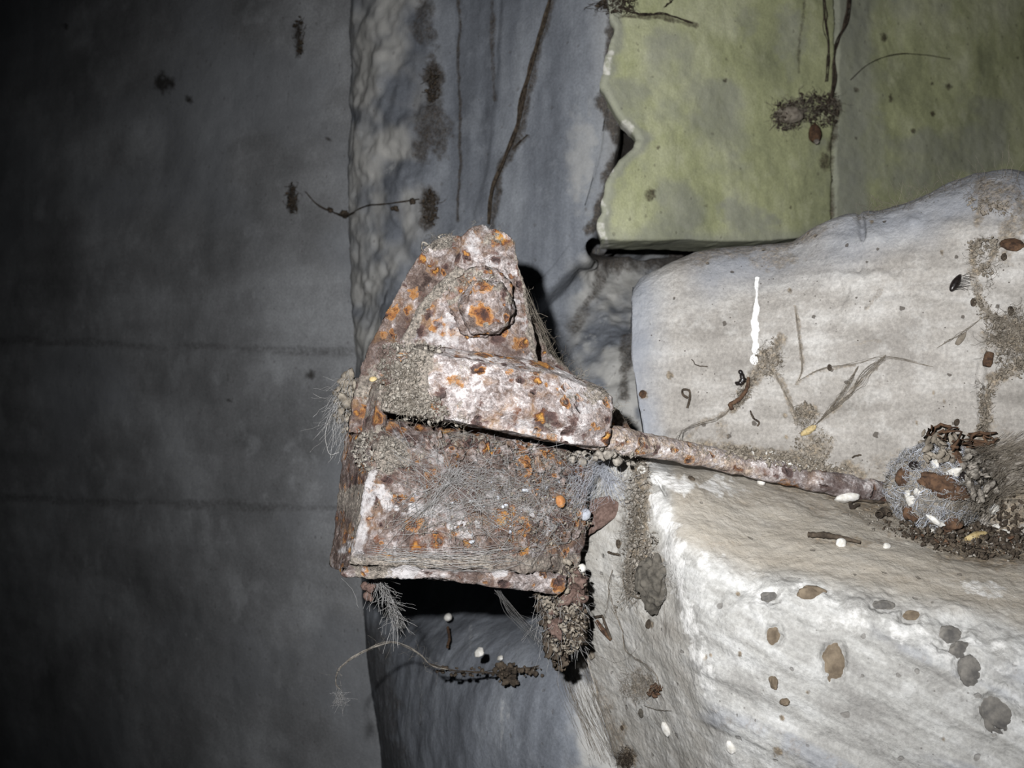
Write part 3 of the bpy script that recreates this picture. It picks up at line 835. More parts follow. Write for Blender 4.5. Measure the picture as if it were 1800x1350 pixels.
slab('bottom_flange', [
    [(612, 990, .604), (700, 992, .602), (800, 998, .602), (900, 1004, .606), (1000, 1010, .622)],
    [(606, 1003, .598), (700, 1004, .597), (800, 1010, .597), (900, 1018, .602), (996, 1026, .618)],
    [(600, 1013, .599), (660, 1018, .598), (760, 1016, .598), (870, 1032, .602), (986, 1046, .618)],
    [(606, 1012, .630), (700, 1016, .632), (800, 1018, .634), (900, 1030, .640), (990, 1042, .648)],
    [(640, 1002, .690), (720, 1004, .692), (820, 1006, .694), (920, 1010, .70), (1010, 1022, .705)]], .005, M_flange, br, jag=.0026,
    maskfn=lambda px, py, g: dict(dust=.8 * sstep(-.2, .3, n2(px, py, .03, 3)) * (1 - sstep(620, 720, px)) + .3, dark=.5 * sstep(.0, .4, n2(px, py, .03, 6)), lime=.75 * sstep(0, .4, n2(px, py, .025, 7))))

# the bolt: hexagonal head over a wide corroded washer
def ring_solid(c, R, prof, mat, name, parent, hexed=0.0, seg=120, nz=5, seed=0, amp=.0007):
    rings = []
    prof = np.array(prof, float)
    k = interp(prof, 46, False)
    th = np.arange(seg) / seg * 2 * math.pi
    hx = math.cos(math.pi / 6) / np.cos((th + .3) % (math.pi / 3) - math.pi / 6)
    v = []
    for r, z in k:
        rr = r * (1 - hexed + hexed * hx)
        v.append(np.stack([rr * np.cos(th), rr * np.sin(th), np.full(seg, z)], -1))
    v = np.concatenate(v) @ R.T + c
    out = v - c
    v = v + (out / (np.linalg.norm(out, axis=1, keepdims=True) + 1e-9)) * (amp * fbm(v, 130, 4, seed) * 1.8 + .0004 * fbm(v, 420, 3, seed + 3))[:, None]
    f = gridfaces(len(k), seg, 0, True)
    N = len(v)
    dust = sstep(.0, .4, n2(*proj(v), .04, seed)) * .7
    return mesh(name, v, f, mat, parent, True, dict(dust=dust, dark=np.zeros(N), lime=.5 * sstep(.1, .5, n2(*proj(v), .03, seed + 2))), True)
axis = np.array([.10, -1.0, -.16]); Rb = frame_from(axis, .25)
cb = P(845, 530, .6265)
bolt = ring_solid(cb, Rb, [(.0005, .0015), (.0200, .0012), (.0214, .0032), (.0205, .0058), (.016, .0072), (.0005, .0072)], M_bolt, 'bolt_washer', br, 0, seed=3, amp=.0030)
bolt.name = 'bolt'
ring_solid(P(855, 541, .6195), Rb, [(.0005, 0), (.0182, 0), (.0182, .004), (.0174, .0085), (.0150, .0118), (.009, .0140), (.0005, .0148)], M_bolt, 'bolt_head', bolt, .85, seed=8, amp=.0016)
# bolt tail and nut seen edge-on behind are hidden; the rod runs on into the concrete
rp = [P(1020, 764, .630), P(1075, 772, .634), P(1130, 782, .645), P(1210, 797, .660), P(1300, 816, .672), (P(1400, 838, .672)), P(1470, 852, .672), P(1530, 862, .676), P(1580, 868, .69)]
pp = interp(np.array(rp), 260)
rr = np.interp(np.linspace(0, 1, 260), [0, .12, .3, .6, .85, 1], [.0085, .0088, .0074, .0072, .0078, .006])
v, f = tube(pp, rr, 40)
v = v + ((v - np.repeat(pp, 40, 0)) / .008) * (.0016 * fbm(v, 110, 4, 2) + .0005 * fbm(v, 420, 3, 5))[:, None]
px, py = proj(v)
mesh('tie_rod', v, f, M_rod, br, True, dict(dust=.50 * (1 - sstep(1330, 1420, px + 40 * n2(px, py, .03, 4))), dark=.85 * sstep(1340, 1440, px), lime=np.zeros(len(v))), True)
# ================================================================== webs, dirt and small things
M_silk = plain('grey_spider_silk', (150, 147, 143), (196, 195, 195), 200)
M_blue = plain('pale_spider_silk', (176, 180, 192), (222, 226, 234), 200)
M_dusty = plain('dusty_cobweb', (118, 109, 97), (164, 155, 142), 160)
M_grime = plain('dark_grime', (52, 45, 39), (96, 85, 73), 220)
M_brown = plain('brown_debris', (62, 48, 40), (112, 86, 66), 240)
M_black = plain('dark_insect_shell', (20, 17, 17), (44, 36, 34), 500, .35, .3, .5)
M_white = plain('white_shell', (214, 210, 200), (244, 242, 238), 300, .7)
M_cream = plain('cream_seed', (196, 172, 120), (228, 208, 160), 300, .7)
M_amber = plain('orange_bead', (164, 104, 60), (206, 150, 96), 300, .6)
M_flake = plain('red_brown_scale', (88, 70, 63), (126, 105, 97), 420, .9, .7)
M_stone = plain('dark_grey_stone', (66, 63, 58), (108, 103, 95), 180, .9, .7)
M_pebA = plain('brown_grey_pebble', (104, 92, 78), (136, 122, 104), 150, .85)
M_pebB = plain('grey_pebble', (92, 90, 88), (132, 128, 122), 150, .85)
M_dust = plain('grey_dust', (96, 90, 83), (178, 171, 161), 230, .95, .8)
U = RNG.uniform

def fibre(s, pts, r, n=None):
    v, f = tube(pts, r * (.62 if np.isscalar(r) and r < .00023 else 1), 3)
    s.add(v, f)

def web(s, anchors, n, jit=18, lift=(.001, .007), r=(.00009, .0002), wander=.004, maxd=260, sag=.0):
    A = np.array(anchors, float)
    for _ in range(n):
        for _t in range(20):
            i, j = RNG.integers(len(A)), RNG.integers(len(A))
            a = A[i] + RNG.normal(size=2) * jit; b = A[j] + RNG.normal(size=2) * jit
            if 25 < np.hypot(*(a - b)) < maxd: break
        pa, na = hit(*a, U(*lift)); pb, nb = hit(*b, U(*lift))
        if np.linalg.norm(pa - pb) > .0008 * np.hypot(*(a - b)) + .02: continue
        L = np.linalg.norm(pa - pb)
        p = wob([pa, (pa + pb) / 2 + np.array([0, -.08 * L * U(0, 1), -sag * L * U(.3, 1)]), pb], 12, wander * U(.2, 1))
        fibre(s, p, U(*r))

def fuzz(s, cx, cy, rx, ry, n, L=(.004, .014), r=(.00008, .00018), lift=(.0002, .003), curl=.9, drift=(0, 0, 0), rot=0.0):
    c_, s_ = math.cos(rot), math.sin(rot)
    for _ in range(n):
        a = U(0, 6.283); q = math.sqrt(U(0, 1))
        x, y = q * rx * math.cos(a), q * ry * math.sin(a)
        p, nn = hit(cx + x * c_ - y * s_, cy + x * s_ + y * c_, U(*lift))
        d = RNG.normal(size=3) + nn * .5 + np.array(drift) * 2
        d /= np.linalg.norm(d); l = U(*L); k = 8
        pts = [p]
        for i in range(k):
            d = d + RNG.normal(size=3) * curl * .45; d /= np.linalg.norm(d)
            p = p + d * l / k; pts.append(p)
        fibre(s, np.array(pts), U(*r))

def crumbs(s, cx, cy, rx, ry, n, size=(.0004, .0016), lift=.0, rot=0.0, flat=.7, res=2, rough=.9):
    c_, s_ = math.cos(rot), math.sin(rot)
    for _ in range(int(n * 1.6)):
        a = U(0, 6.283); q = math.sqrt(U(0, 1)) * (1 + .25 * U(0, 1) ** 3)
        x, y = q * rx * math.cos(a), q * ry * math.sin(a)
        z = size[0] * .55 + (size[1] * .82 - size[0] * .55) * U(0, 1) ** 4.5
        p, nn = hit(cx + x * c_ - y * s_, cy + x * s_ + y * c_, lift * U(0, 1) + z * .3)
        v, f = lump(p, z, res, rough, (1.2, U(.4, 1), U(.3, flat)))
        s.add(v, f)

def at(px, py, label, name, cat, group=None, kind=None, lift=0.0):
    p, n = hit(px, py, lift)
    return empty(name, p, label, cat, group, kind), p, n

# ---- thick grey dust packed on the near end of the bar
t, p, n = at(715, 690, 'thick matted grey dust packed on the near end of the clamp bar', 'matted_dust', 'dust', kind='stuff')
s = Soup()
for (cx, cy, rx, ry, m, rot) in ((700, 640, 38, 22, 190, -.4), (705, 680, 34, 44, 330, 0), (740, 715, 46, 22, 260, .2), (685, 610, 26, 14, 60, -.5), (770, 742, 40, 8, 60, .15), (735, 612, 50, 8, 70, .1)):
    crumbs(s, cx, cy, rx, ry, m, (.0005, .0022), .002, rot)
s.build('crumbs', M_dust, t)
s = Soup()
for (cx, cy, rx, ry, m) in ((700, 640, 40, 24, 150), (705, 685, 38, 44, 300), (745, 718, 48, 24, 190), (790, 740, 60, 8, 60)):
    fuzz(s, cx, cy, rx, ry, m, (.003, .011), (.00008, .0002), (.0005, .003))
s.build('fibres', M_dusty, t)

# ---- dust mass hanging off the far edge of the side plate
t = empty('matted_dust', P(618, 790, .682), 'ragged brown dust and web hanging off the side plate beside the dark wall', 'dust', kind='stuff')
s = Soup()
for i in range(90):
    a = U(0, 6.28); q = U(0, 1) ** .5
    c = P(616 + 18 * q * math.cos(a) - 10 * U(0, 1), 708 + 52 * q * math.sin(a), .676 + U(-.008, .012))
    s.add(*lump(c, U(.0012, .004), 3, .6, (1, .7, 1.3)))
s.build('crumbs', M_dusty, t)
s = Soup()
for i in range(240):
    a = U(0, 6.28)
    p0 = P(614 + 22 * math.cos(a), 712 + 62 * math.sin(a) * U(.2, 1), .674 + U(-.01, .012))
    d = RNG.normal(size=3) * .004 + np.array([-.002, 0, -.006])
    fibre(s, wob([p0, p0 + d, p0 + d * 2 + RNG.normal(size=3) * .002], 8, .002), U(.0001, .0002))
fibre(s, wob([P(598, 690, .675), P(578, 740, .676), P(573, 770, .676), P(582, 800, .676), P(596, 795, .676)], 24, .001), .00025)
s.build('fibres', M_silk, t)

# ---- cobweb over the face plate
t, p, n = at(830, 990, 'tangled grey cobweb stretched across the rusty lower face plate', 'cobweb', 'cobweb')
AN = [(690, 800), (720, 870), (790, 830), (800, 860), (830, 850), (770, 900), (700, 930), (860, 800), (940, 800), (900, 870), (940, 890), (990, 860), (1010, 900), (960, 940), (880, 940), (820, 930), (1030, 820), (760, 790)]
s = Soup()
web(s, AN, 300, 24, (.001, .009), (.00008, .00018), .004, 240)
for k in range(30):   # sheaf from the upper right to the mid left
    a = (U(790, 850), U(820, 850)); b = (U(690, 760), U(890, 935))
    fibre(s, wob([hit(*a, .009)[0], hit((a[0] + b[0]) / 2, (a[1] + b[1]) / 2 + 6, .008)[0], hit(*b, .002)[0]], 14, .002), U(.00009, .0002))
for k in range(28):   # sagging hank along the lower edge
    a = hit(U(630, 700), U(955, 990), U(.001, .003))[0]; m = hit(U(790, 880), U(960, 1000), U(.004, .008))[0]; b = hit(U(960, 1050), U(935, 985), U(.001, .006))[0]
    fibre(s, wob([a, m, b], 16, .006), U(.00009, .0002))
fuzz(s, 860, 880, 190, 90, 420, (.004, .016), (.00007, .00015), (.0005, .006))
fuzz(s, 930, 850, 110, 50, 320, (.004, .016), (.00007, .00015), (.0005, .006))
s.build('silk_strands', M_silk, t)
s = Soup()
fuzz(s, 870, 905, 160, 70, 420, (.004, .014), (.0001, .00022), (.0003, .004))
crumbs(s, 850, 880, 190, 95, 420, (.0003, .0013), .003)
crumbs(s, 900, 800, 140, 16, 220, (.0005, .002), .003, .1)
crumbs(s, 960, 900, 80, 60, 200, (.0004, .0018), .004)
s.build('caught_dust', M_dusty, t)
s = Soup()
crumbs(s, 900, 880, 160, 80, 46, (.0009, .0026), .003, 0, .6, 3)
s.build('silk_tufts', M_blue, t)['kind'] = 'stuff'

s = Soup()
crumbs(s, 800, 785, 60, 18, 60, (.001, .0052), .002, .1, .6, 6, .6); crumbs(s, 920, 812, 110, 24, 150, (.001, .0056), .003, .1, .6, 6, .6); crumbs(s, 980, 880, 44, 70, 70, (.001, .0046), .002, 0, .5, 6, .6); crumbs(s, 860, 940, 120, 30, 40, (.001, .004), .001, 0, .5, 6, .6)
s.build('corrosion_scale', M_face, br, True)['kind'] = 'stuff'
# ---- web arch at the corroded end of the plate
t, p, n = at(1060, 900, 'bluish white cobweb arching over the hole beside the red-brown rust flake', 'cobweb', 'cobweb')
s = Soup()
for k in range(80):
    a0 = U(-.4, .2); x0, x1 = U(985, 1030), U(1070, 1110)
    pa = hit(x0, U(850, 900), U(.002, .008))[0]; pb = hit(x1, U(840, 890), U(.001, .006))[0]
    top = hit((x0 + x1) / 2 + U(-10, 14), U(800, 828), U(.004, .012))[0]
    fibre(s, wob([pa, top, pb], 14, .006), U(.00008, .00015))
web(s, [(1000, 830), (1020, 870), (1060, 815), (1085, 860), (1105, 830), (1040, 900), (1000, 900), (1070, 800)], 70, 10, (.001, .008), (.00008, .00016), .003, 130)
s.build('silk_strands', M_blue, t)
s = Soup()
for q in range(34):
    u = q / 33
    c = hit(1000 + 118 * u, 815 - 20 * math.sin(u * math.pi) + U(-7, 7), U(.002, .006))[0]
    s.add(*lump(c, U(.0012, .0034), 3, .6))
crumbs(s, 1050, 800, 70, 14, 150, (.0005, .0018), .003)
s.build('caught_dust', M_dust, t)['kind'] = 'stuff'

# ---- webs on the upper edges of the bracket
t, p, n = at(1060, 720, 'hazy dusty web fringe along the sloping far edge of the bracket', 'cobweb', 'cobweb')
s = Soup()
for k in range(170):
    u = U(0, 1); x = np.interp(u, [0, .3, .7, 1], [925, 965, 1050, 1125]); y = np.interp(u, [0, .3, .7, 1], [510, 615, 690, 752])
    p0 = hit(x - U(0, 12), y + U(0, 8), .001)[0]
    d = RNG.normal(size=3) * .0018 + np.array([.0018, -.001, .0018])
    fibre(s, wob([p0, p0 + d, p0 + d * 1.6 + RNG.normal(size=3) * .002], 7, .0015), U(.00007, .00015))
for k in range(26):
    fibre(s, wob([hit(U(915, 930), U(490, 540), .001)[0], P(U(945, 958), U(560, 600), .66), hit(U(960, 1010), U(610, 655), .001)[0]], 12, .002), U(.00008, .00014))
s.build('silk_strands', M_dusty, t)
t, p, n = at(775, 425, 'small dusty tuft on the tip of the rear plate, near the bolt', 'matted_dust', 'dust', kind='stuff')
s = Soup(); crumbs(s, 770, 425, 30, 12, 120, (.0005, .0018), .002, -.3); fuzz(s, 770, 424, 30, 14, 130, (.003, .008), (.00008, .00016), (.0003, .002))
v_ = [P(748, 445, .665), P(741, 436, .664), P(744, 426, .663), P(752, 430, .662)]
fibre(s, wob(v_, 14, .0006), .0007)
s.build('fibres', M_dust, t)
t, p, n = at(845, 498, 'grey dust collar on the ledge above the hexagonal bolt head', 'matted_dust', 'dust', kind='stuff')
s = Soup(); crumbs(s, 830, 492, 50, 10, 120, (.0004, .0014), .0015, -.1); crumbs(s, 775, 512, 30, 10, 70, (.0004, .0015), .001, -.6); fuzz(s, 850, 494, 50, 12, 80, (.002, .006), (.00007, .00013)); fuzz(s, 855, 400, 40, 8, 80, (.002, .006), (.00007, .00013))
s.build('fibres', M_dust, t)
t, p, n = at(655, 830, 'dusty curled leaf-grey crust at the top corner of the face plate', 'matted_dust', 'dust', kind='stuff')
s = Soup(); crumbs(s, 665, 800, 40, 34, 240, (.0005, .002), .002); crumbs(s, 640, 790, 12, 34, 90, (.0006, .0022), .003); fuzz(s, 665, 800, 44, 36, 120, (.003, .009))
s.build('crumbs', M_dust, t)

# ---- ragged debris hanging from the flange's far end
t = empty('debris_clump', P(985, 1150, .655), 'ragged dark debris clump hanging below the end of the bottom flange', 'debris')
def dang(cx, cy, rx, ry, m, s, size, d=(.635, .672), res=3):
    if res == 3: m = int(m * 2.6); size = (size[0] * .5, size[1] * .8)
    for i in range(m):
        a = U(0, 6.28); q = U(0, 1) ** .5
        s.add(*lump(P(cx + rx * q * math.cos(a), cy + ry * q * math.sin(a), U(*d)), U(*size), res, .9, (1, .55, 1.3)))
s = Soup(); dang(985, 1040, 40, 45, 130, s, (.0015, .005)); dang(975, 1110, 22, 45, 70, s, (.0012, .004)); dang(1010, 1095, 22, 40, 110, s, (.0015, .0045)); dang(985, 1155, 14, 25, 26, s, (.001, .003)); dang(960, 1060, 18, 20, 30, s, (.001, .003))
s.build('dirt_lumps', M_grime, t)
s = Soup(); dang(985, 1030, 44, 50, 150, s, (.0006, .0022), (.625, .645)); dang(995, 1100, 34, 50, 130, s, (.0006, .002), (.63, .65)); s.build('dust_crumbs', M_dusty, t)
s = Soup(); dang(1012, 1040, 12, 26, 7, s, (.004, .007), (.628, .64), 6); dang(972, 1090, 9, 26, 5, s, (.0025, .004), (.63, .64), 6); s.build('rust_scales', M_flake, t)
s = Soup()
for i in range(280):
    p0 = P(U(945, 1030), U(1000, 1130), U(.628, .66)); d = RNG.normal(size=3) * .004 + np.array([0, 0, -.004])
    fibre(s, wob([p0, p0 + d, p0 + 2 * d], 8, .002), U(.00008, .00016))
for i in range(24):
    fibre(s, wob([P(U(868, 880), U(1035, 1045), .62), P(U(890, 910), U(1070, 1085), .65), P(U(930, 990), U(1100, 1150), .70)], 12, .001), .0001)
s.build('silk_strands', M_silk, t)

# ---- fluff dangling at the near corner of the flange
t = empty('cobweb_tuft', P(690, 1090, .64), 'wispy pale web tuft dangling under the near corner of the flange', 'cobweb')
s = Soup()
for i in range(160):
    u = U(0, 1); x = np.interp(u, [0, .4, 1], [660, 682, 702]); y = np.interp(u, [0, .4, 1], [1012, 1050, 1095])
    p0 = P(x + U(-9, 9), y, .63 + U(-.008, .008)); d = RNG.normal(size=3) * .003 + np.array([.001, 0, -.004])
    fibre(s, wob([p0, p0 + d, p0 + 2 * d], 7, .0015), U(.00008, .00017))
fibre(s, wob([P(656, 1010, .625), P(685, 1045, .63), P(695, 1080, .64), P(722, 1110, .66), P(735, 1128, .70)], 30, .002), .0002)
fibre(s, wob([P(600, 1016, .605), P(622, 1040, .61), P(630, 1068, .61)], 12, .001), .00012)
s.build('silk_strands', M_silk, t)
s = Soup()
for i in range(14): s.add(*lump(P(648 + U(-8, 8), 1042 + U(-16, 12), .628 + U(-.004, .004)), U(.001, .003), 3, .5))
s.build('rust_crumbs', M_flake, t)

# ---- long looping thread under the bracket
t = empty('cobweb_thread', P(600, 1245, .70), 'long pale looping thread hanging in the dark below the bracket', 'cobweb thread')
s = Soup()
TH = [(598, 1212), (590, 1200), (594, 1180), (612, 1162), (645, 1142), (685, 1129), (715, 1136), (740, 1152), (758, 1170), (788, 1177)]
c3 = [P(x, y, .70 + .006 * i) for i, (x, y) in enumerate(TH)]
for k in range(6): fibre(s, wob(c3, 60, .0014, k), .00028)
for i in range(40):
    p0 = wob(c3, 40, .001, 1)[RNG.integers(2, 38)]; fibre(s, wob([p0, p0 + RNG.normal(size=3) * .003, p0 + RNG.normal(size=3) * .006], 6, .001), .00009)
s.build('thread', M_dust, t)
s = Soup()
for i in range(50):
    p0 = P(596 + U(-5, 5), 1215 + U(0, 20), .70 + U(-.003, .003)); fibre(s, wob([p0, p0 + RNG.normal(size=3) * .002, p0 + RNG.normal(size=3) * .004 + np.array([0, 0, -.002])], 6, .0008), .00012)
s.build('frayed_end', M_silk, t)
t = empty('cobweb_thread', P(870, 1200, .80), 'dark sagging strand with dark crumbs strung low on the blue-grey wall', 'cobweb thread')
s = Soup()
for k in range(6): fibre(s, wob([P(755, 1166, .76), P(800, 1180, .77), P(850, 1182, .78), P(900, 1178, .79), P(960, 1172, .80), P(1010, 1160, .79)], 50, .003, k), .0003)  # dark strand following a low curve across the wall
for i in range(60):
    u = U(0, 1); s.add(*lump(P(np.interp(u, [0, .5, 1], [765, 905, 950]) + U(-8, 8), 1180 + U(-8, 8), .785), U(.0006, .002), 2, .6))
for i in range(36): s.add(*lump(P(893 + U(-18, 18), 1185 + U(-18, 18), .79), U(.0008, .0028), 3, .8))
s.build('thread', M_grime, t)

# ---- web and dirt on the flank, with a stone caught in it
t, p, n = at(1138, 1050, 'hanging column of dirty web ending in a dark lump, beside the ledge corner', 'debris_sac', 'debris')
s = Soup()
for (cx, cy, rx, ry, m) in ((1128, 850, 16, 34, 120), (1124, 900, 14, 40, 120), (1124, 960, 18, 40, 160), (1118, 1015, 17, 34, 150), (1150, 960, 12, 26, 50)):
    crumbs(s, cx, cy, rx, ry, m, (.0005, .0024), .005)
s.build('dirt', M_dust, t)
s = Soup()
for (cx, cy, rx, ry, m) in ((1126, 880, 20, 70, 260), (1124, 970, 24, 60, 260), (1120, 1025, 20, 34, 120)):
    fuzz(s, cx, cy, rx, ry, m, (.004, .014), (.00008, .0002), (.001, .007), .5, (0, 0, -.5))
for k in range(14): fibre(s, wob(on([(1102, 1010), (1108, 1035), (1125, 1050), (1142, 1050)], .004), 16, .001, k), .0002)
s.build('silk_strands', M_dusty, t)
q, nn = hit(1160, 1022, .003)
mesh('stone_lump', *lump(q, .0128, 24, .5, (.85, .55, 1.25), np.eye(3), 2.2, 5), M_stone, t)
s = Soup(); fuzz(s, 1168, 1020, 22, 36, 120, (.002, .006), (.00007, .00013)); s.build('lump_fuzz', M_silk, t)

t, p, n = at(1128, 1225, 'loose fuzzy web patch with a brown crumb on the beige flank', 'cobweb', 'cobweb')
s = Soup(); fuzz(s, 1125, 1202, 36, 28, 300, (.003, .01), (.00007, .00014)); crumbs(s, 1122, 1215, 30, 16, 70, (.0004, .0014), .001)
for k in range(5):
    fibre(s, wob(on([(1100, 1110), (1106, 1140), (1135, 1162), (1160, 1185), (1164, 1205)], .003), 24, .002, k), .00016)
    fibre(s, wob(on([(1135, 1238), (1155, 1245), (1185, 1248)], .002), 12, .001, k), .00012)
s.build('silk_strands', M_dusty, t)
s = Soup(); crumbs(s, 1153, 1211, 13, 9, 40, (.001, .003), .002, -.4); s.build('brown_crumb', M_brown, t)
t, p, n = at(1104, 1340, 'dark fuzzy dust tuft at the foot of the beige flank', 'matted_dust', 'dust', kind='stuff')
s = Soup(); fuzz(s, 1103, 1330, 14, 18, 240, (.002, .008), (.0001, .0002)); crumbs(s, 1102, 1336, 12, 14, 60, (.0006, .002), .001); s.build('fibres', M_grime, t)
t, p, n = at(1075, 1110, 'thin knotted threads hanging over the beige flank below the flake', 'cobweb', 'cobweb')
s = Soup()
for k in range(4):
    fibre(s, wob(on([(1082, 1000), (1076, 1030), (1082, 1060), (1090, 1085), (1102, 1110)], .003), 24, .003, k * 3), .00016)
    fibre(s, wob(on([(1076, 1030), (1072, 1060), (1066, 1085), (1062, 1100)], .003), 14, .002, k * 5), .00012)
fibre(s, wob(on([(1120, 1065), (1140, 1092)], .002), 8, .0005), .00012); fibre(s, wob(on([(1172, 1060), (1174, 1100), (1174, 1120)], .002), 8, .0008), .00012)
fibre(s, wob(on([(1012, 1075), (1050, 1150), (1075, 1160), (1105, 1155), (1140, 1105)], .002), 24, .004), .00011)
crumbs(s, 1088, 1070, 6, 20, 24, (.0004, .001), .003); s.build('silk_strands', M_dusty, t)

# ---- rust flake
t, p, n = at(1060, 915, 'flat red-brown rust flake lodged at the end of the face plate', 'rust_flake', 'rust flake', lift=.004)
slab('scale', [[(1037, 880, p[1] - .004), (1070, 872, p[1] - .006), (1104, 892, p[1] - .004)], [(1034, 915, p[1] - .004), (1062, 914, p[1] - .006), (1088, 908, p[1] - .004)], [(1033, 944, p[1] - .003), (1043, 938, p[1] - .004), (1052, 934, p[1] - .003)]], .0016, M_flake, t, res=.0008, jag=.0008, disp=((160, .0006, 3, 2),), solid=False)

# ---- silk nest at the back of the ledge
q, nn = hit(1645, 880)
nest = empty('spider_nest', q, 'woolly grey spider nest studded with debris at the back of the ledge', 'spider nest')
C = P(1640, 856, .655); RX, RY, RZ = .0315, .026, .0285
v, f = QS[24]
w = v * np.array([RX, RY, RZ]) * .93
w = w * (1 + .16 * fbm(v * 2.2, 1, 4, 3) + .06 * fbm(v * 9, 1, 3, 4))[:, None] + C
mesh('nest_core', w, f, M_dusty, nest, True, None, True)
def nestpt(th, ph, k=1.0):   # th across, ph up; facing the room
    d = np.array([math.sin(th) * math.cos(ph), -math.cos(th) * math.cos(ph), math.sin(ph)])
    r = 1 + .16 * float(fbm(d[None] * 2.2, 1, 4, 3)[0]) + .06 * float(fbm(d[None] * 9, 1, 3, 4)[0])
    return C + d * np.array([RX, RY, RZ]) * r * k
s = Soup(); s2 = Soup()
for i in range(1500):
    th, ph = U(-1.5, 1.5), U(-1.2, 1.35); a = U(0, 6.28); l = U(.15, .6); cv = U(-1.2, 1.2)
    pts = [nestpt(th + l * (u - .5) * math.cos(a + cv * u), ph + l * (u - .5) * math.sin(a + cv * u), .95 + U(0, .09) + .05 * math.sin(u * 3.1)) for u in np.linspace(0, 1, 9)]
    fibre(s if i % 3 else s2, np.array(pts), U(.0001, .00026))
s.build('silk_strands', M_silk, nest); s2.build('pale_silk', M_blue, nest)
def chip(th, ph, size, sc, m, name, k=.98, res=6):
    mesh(name, *lump(nestpt(th, ph, k), size, res, .45, sc), m, nest)
v, f = lump(nestpt(-.12, .12, .95), .0135, 12, .3, (1.2, .35, .5), frame_from([0, -1, .1], -.35) @ np.array([[1, 0, 0], [0, 0, 1], [0, 1, 0]]), 2.0, 8)
mesh('brown_husk', v, f, M_brown, nest)
for th, ph, sz, sc, m, nm in ((-.15, .75, .0052, (1, .7, .8), M_black, 'dark_pellet'), (.3, .35, .0042, (1, .8, .8), M_black, 'dark_pellet'), (-.75, .55, .0036, (1, .8, .8), M_black, 'dark_pellet'), (.45, .75, .007, (1.3, .5, .7), M_brown, 'brown_chip'), (.7, .4, .0062, (1.3, .5, .7), M_grime, 'brown_chip'), (-1.0, .3, .0055, (1, .5, 1), M_brown, 'brown_chip'), (-.9, -.6, .0055, (1, .5, 1), M_brown, 'brown_chip'), (.2, -.9, .006, (1.4, .5, .8), M_brown, 'brown_chip'),
                              (-.3, .62, .003, (1, .6, 1), M_white, 'white_flake'), (.62, .95, .0038, (1, .6, 1), M_white, 'white_flake'), (.05, .4, .0045, (1.6, .5, .7), M_white, 'white_flake'), (-.65, -.05, .0026, (1, .6, 1), M_white, 'white_flake'), (-.8, -.25, .0034, (1, .6, 1), M_white, 'white_flake'), (.5, .1, .0028, (1, .6, 1), M_white, 'white_flake'), (-.3, -.75, .0042, (1.7, .5, 1), M_white, 'white_flake'), (-.9, -.1, .0026, (1, .6, 1), M_white, 'white_flake')):
    chip(th, ph, sz, sc, m, nm)

t, p, n = at(1740, 900, 'dusty web sheet slung from the nest to the frame edge', 'cobweb_sheet', 'cobweb')
t['label'] = 'dusty felted web sheet slung beside the woolly nest along the back of the ledge'
s = Soup()
for i in range(420):
    u = U(0, 1); x = 1690 + 150 * u; y = np.interp(u, [0, 1], [845, 815]) + U(-34, 42) * (1 - .4 * u)
    s.add(*lump(hit(x, y, U(0, .012))[0], U(.0008, .0034), 3, .6, (1.6, .8, .6)))
s.build('dust_felt', M_dust, t)
s = Soup()
for i in range(800):
    u = U(0, 1); x = 1670 + 110 * u; y = np.interp(u, [0, 1], [860, 825]) + U(-45, 50)
    a = hit(x, y, U(.008, .018))[0]; b = hit(x + U(25, 80), y - U(5, 40), U(.004, .016))[0]
    if np.linalg.norm(a - b) > .05: continue
    fibre(s, wob([a, (a + b) / 2, b], 8, .0015), U(.00009, .0002))
s.build('silk_strands', M_dusty, t)
t, p, n = at(1650, 790, 'brown curled plant scraps heaped on top of the woolly nest', 'plant_debris', 'debris')
s = Soup()
for i in range(26):
    x, y = U(1635, 1740), U(772, 808); l = U(12, 34); a = U(-.7, .3)
    fibre(s, wob([hit(x, y, .014)[0], hit(x + l * .5, y + l * .5 * a - 3, .016)[0], hit(x + l, y + l * a, .012)[0]], 8, .0015), U(.0005, .0014))
s.build('scraps', M_brown, t)
s = Soup()
for i in range(90):
    x, y = U(1625, 1750), U(775, 815); s.add(*lump(hit(x, y, U(.002, .012))[0], U(.001, .0035), 3, .6, (1.5, .6, .7)))
s.build('crumbs', M_dusty, t)

# ---- crumbs of earth
t, p, n = at(1690, 960, 'dark brown crumbly dirt under the woolly nest along the ledge', 'dirt', 'dirt', kind='stuff')
s = Soup(); crumbs(s, 1700, 950, 125, 30, 560, (.0005, .0032), .003, .15); crumbs(s, 1590, 925, 40, 20, 90, (.0005, .0024), .001, .2); crumbs(s, 1790, 930, 50, 50, 200, (.0006, .003), .003)
s.build('dark_crumbs', M_grime, t)
s = Soup(); crumbs(s, 1710, 945, 115, 34, 260, (.0005, .0022), .003, .15); crumbs(s, 1540, 915, 70, 22, 90, (.0004, .0014), .001, .2); s.build('dust_crumbs', M_dust, t)
s = Soup(); crumbs(s, 1700, 945, 110, 26, 60, (.0007, .0026), .003, .15, .5, 3); s.build('brown_crumbs', M_brown, t)
t, p, n = at(1390, 815, 'grey earth and pale grit banked behind the rusty rod', 'dirt', 'dirt', kind='stuff')
s = Soup(); crumbs(s, 1380, 808, 105, 14, 420, (.0005, .0024), .002, .16); crumbs(s, 1430, 785, 34, 30, 150, (.0004, .0018), .001); crumbs(s, 1270, 795, 60, 9, 90, (.0004, .0016), .001, .15); s.build('dust_crumbs', M_dusty, t)
s = Soup(); crumbs(s, 1400, 812, 80, 12, 34, (.0007, .0019), .002, .16, .6, 3); s.build('white_grit', M_white, t)
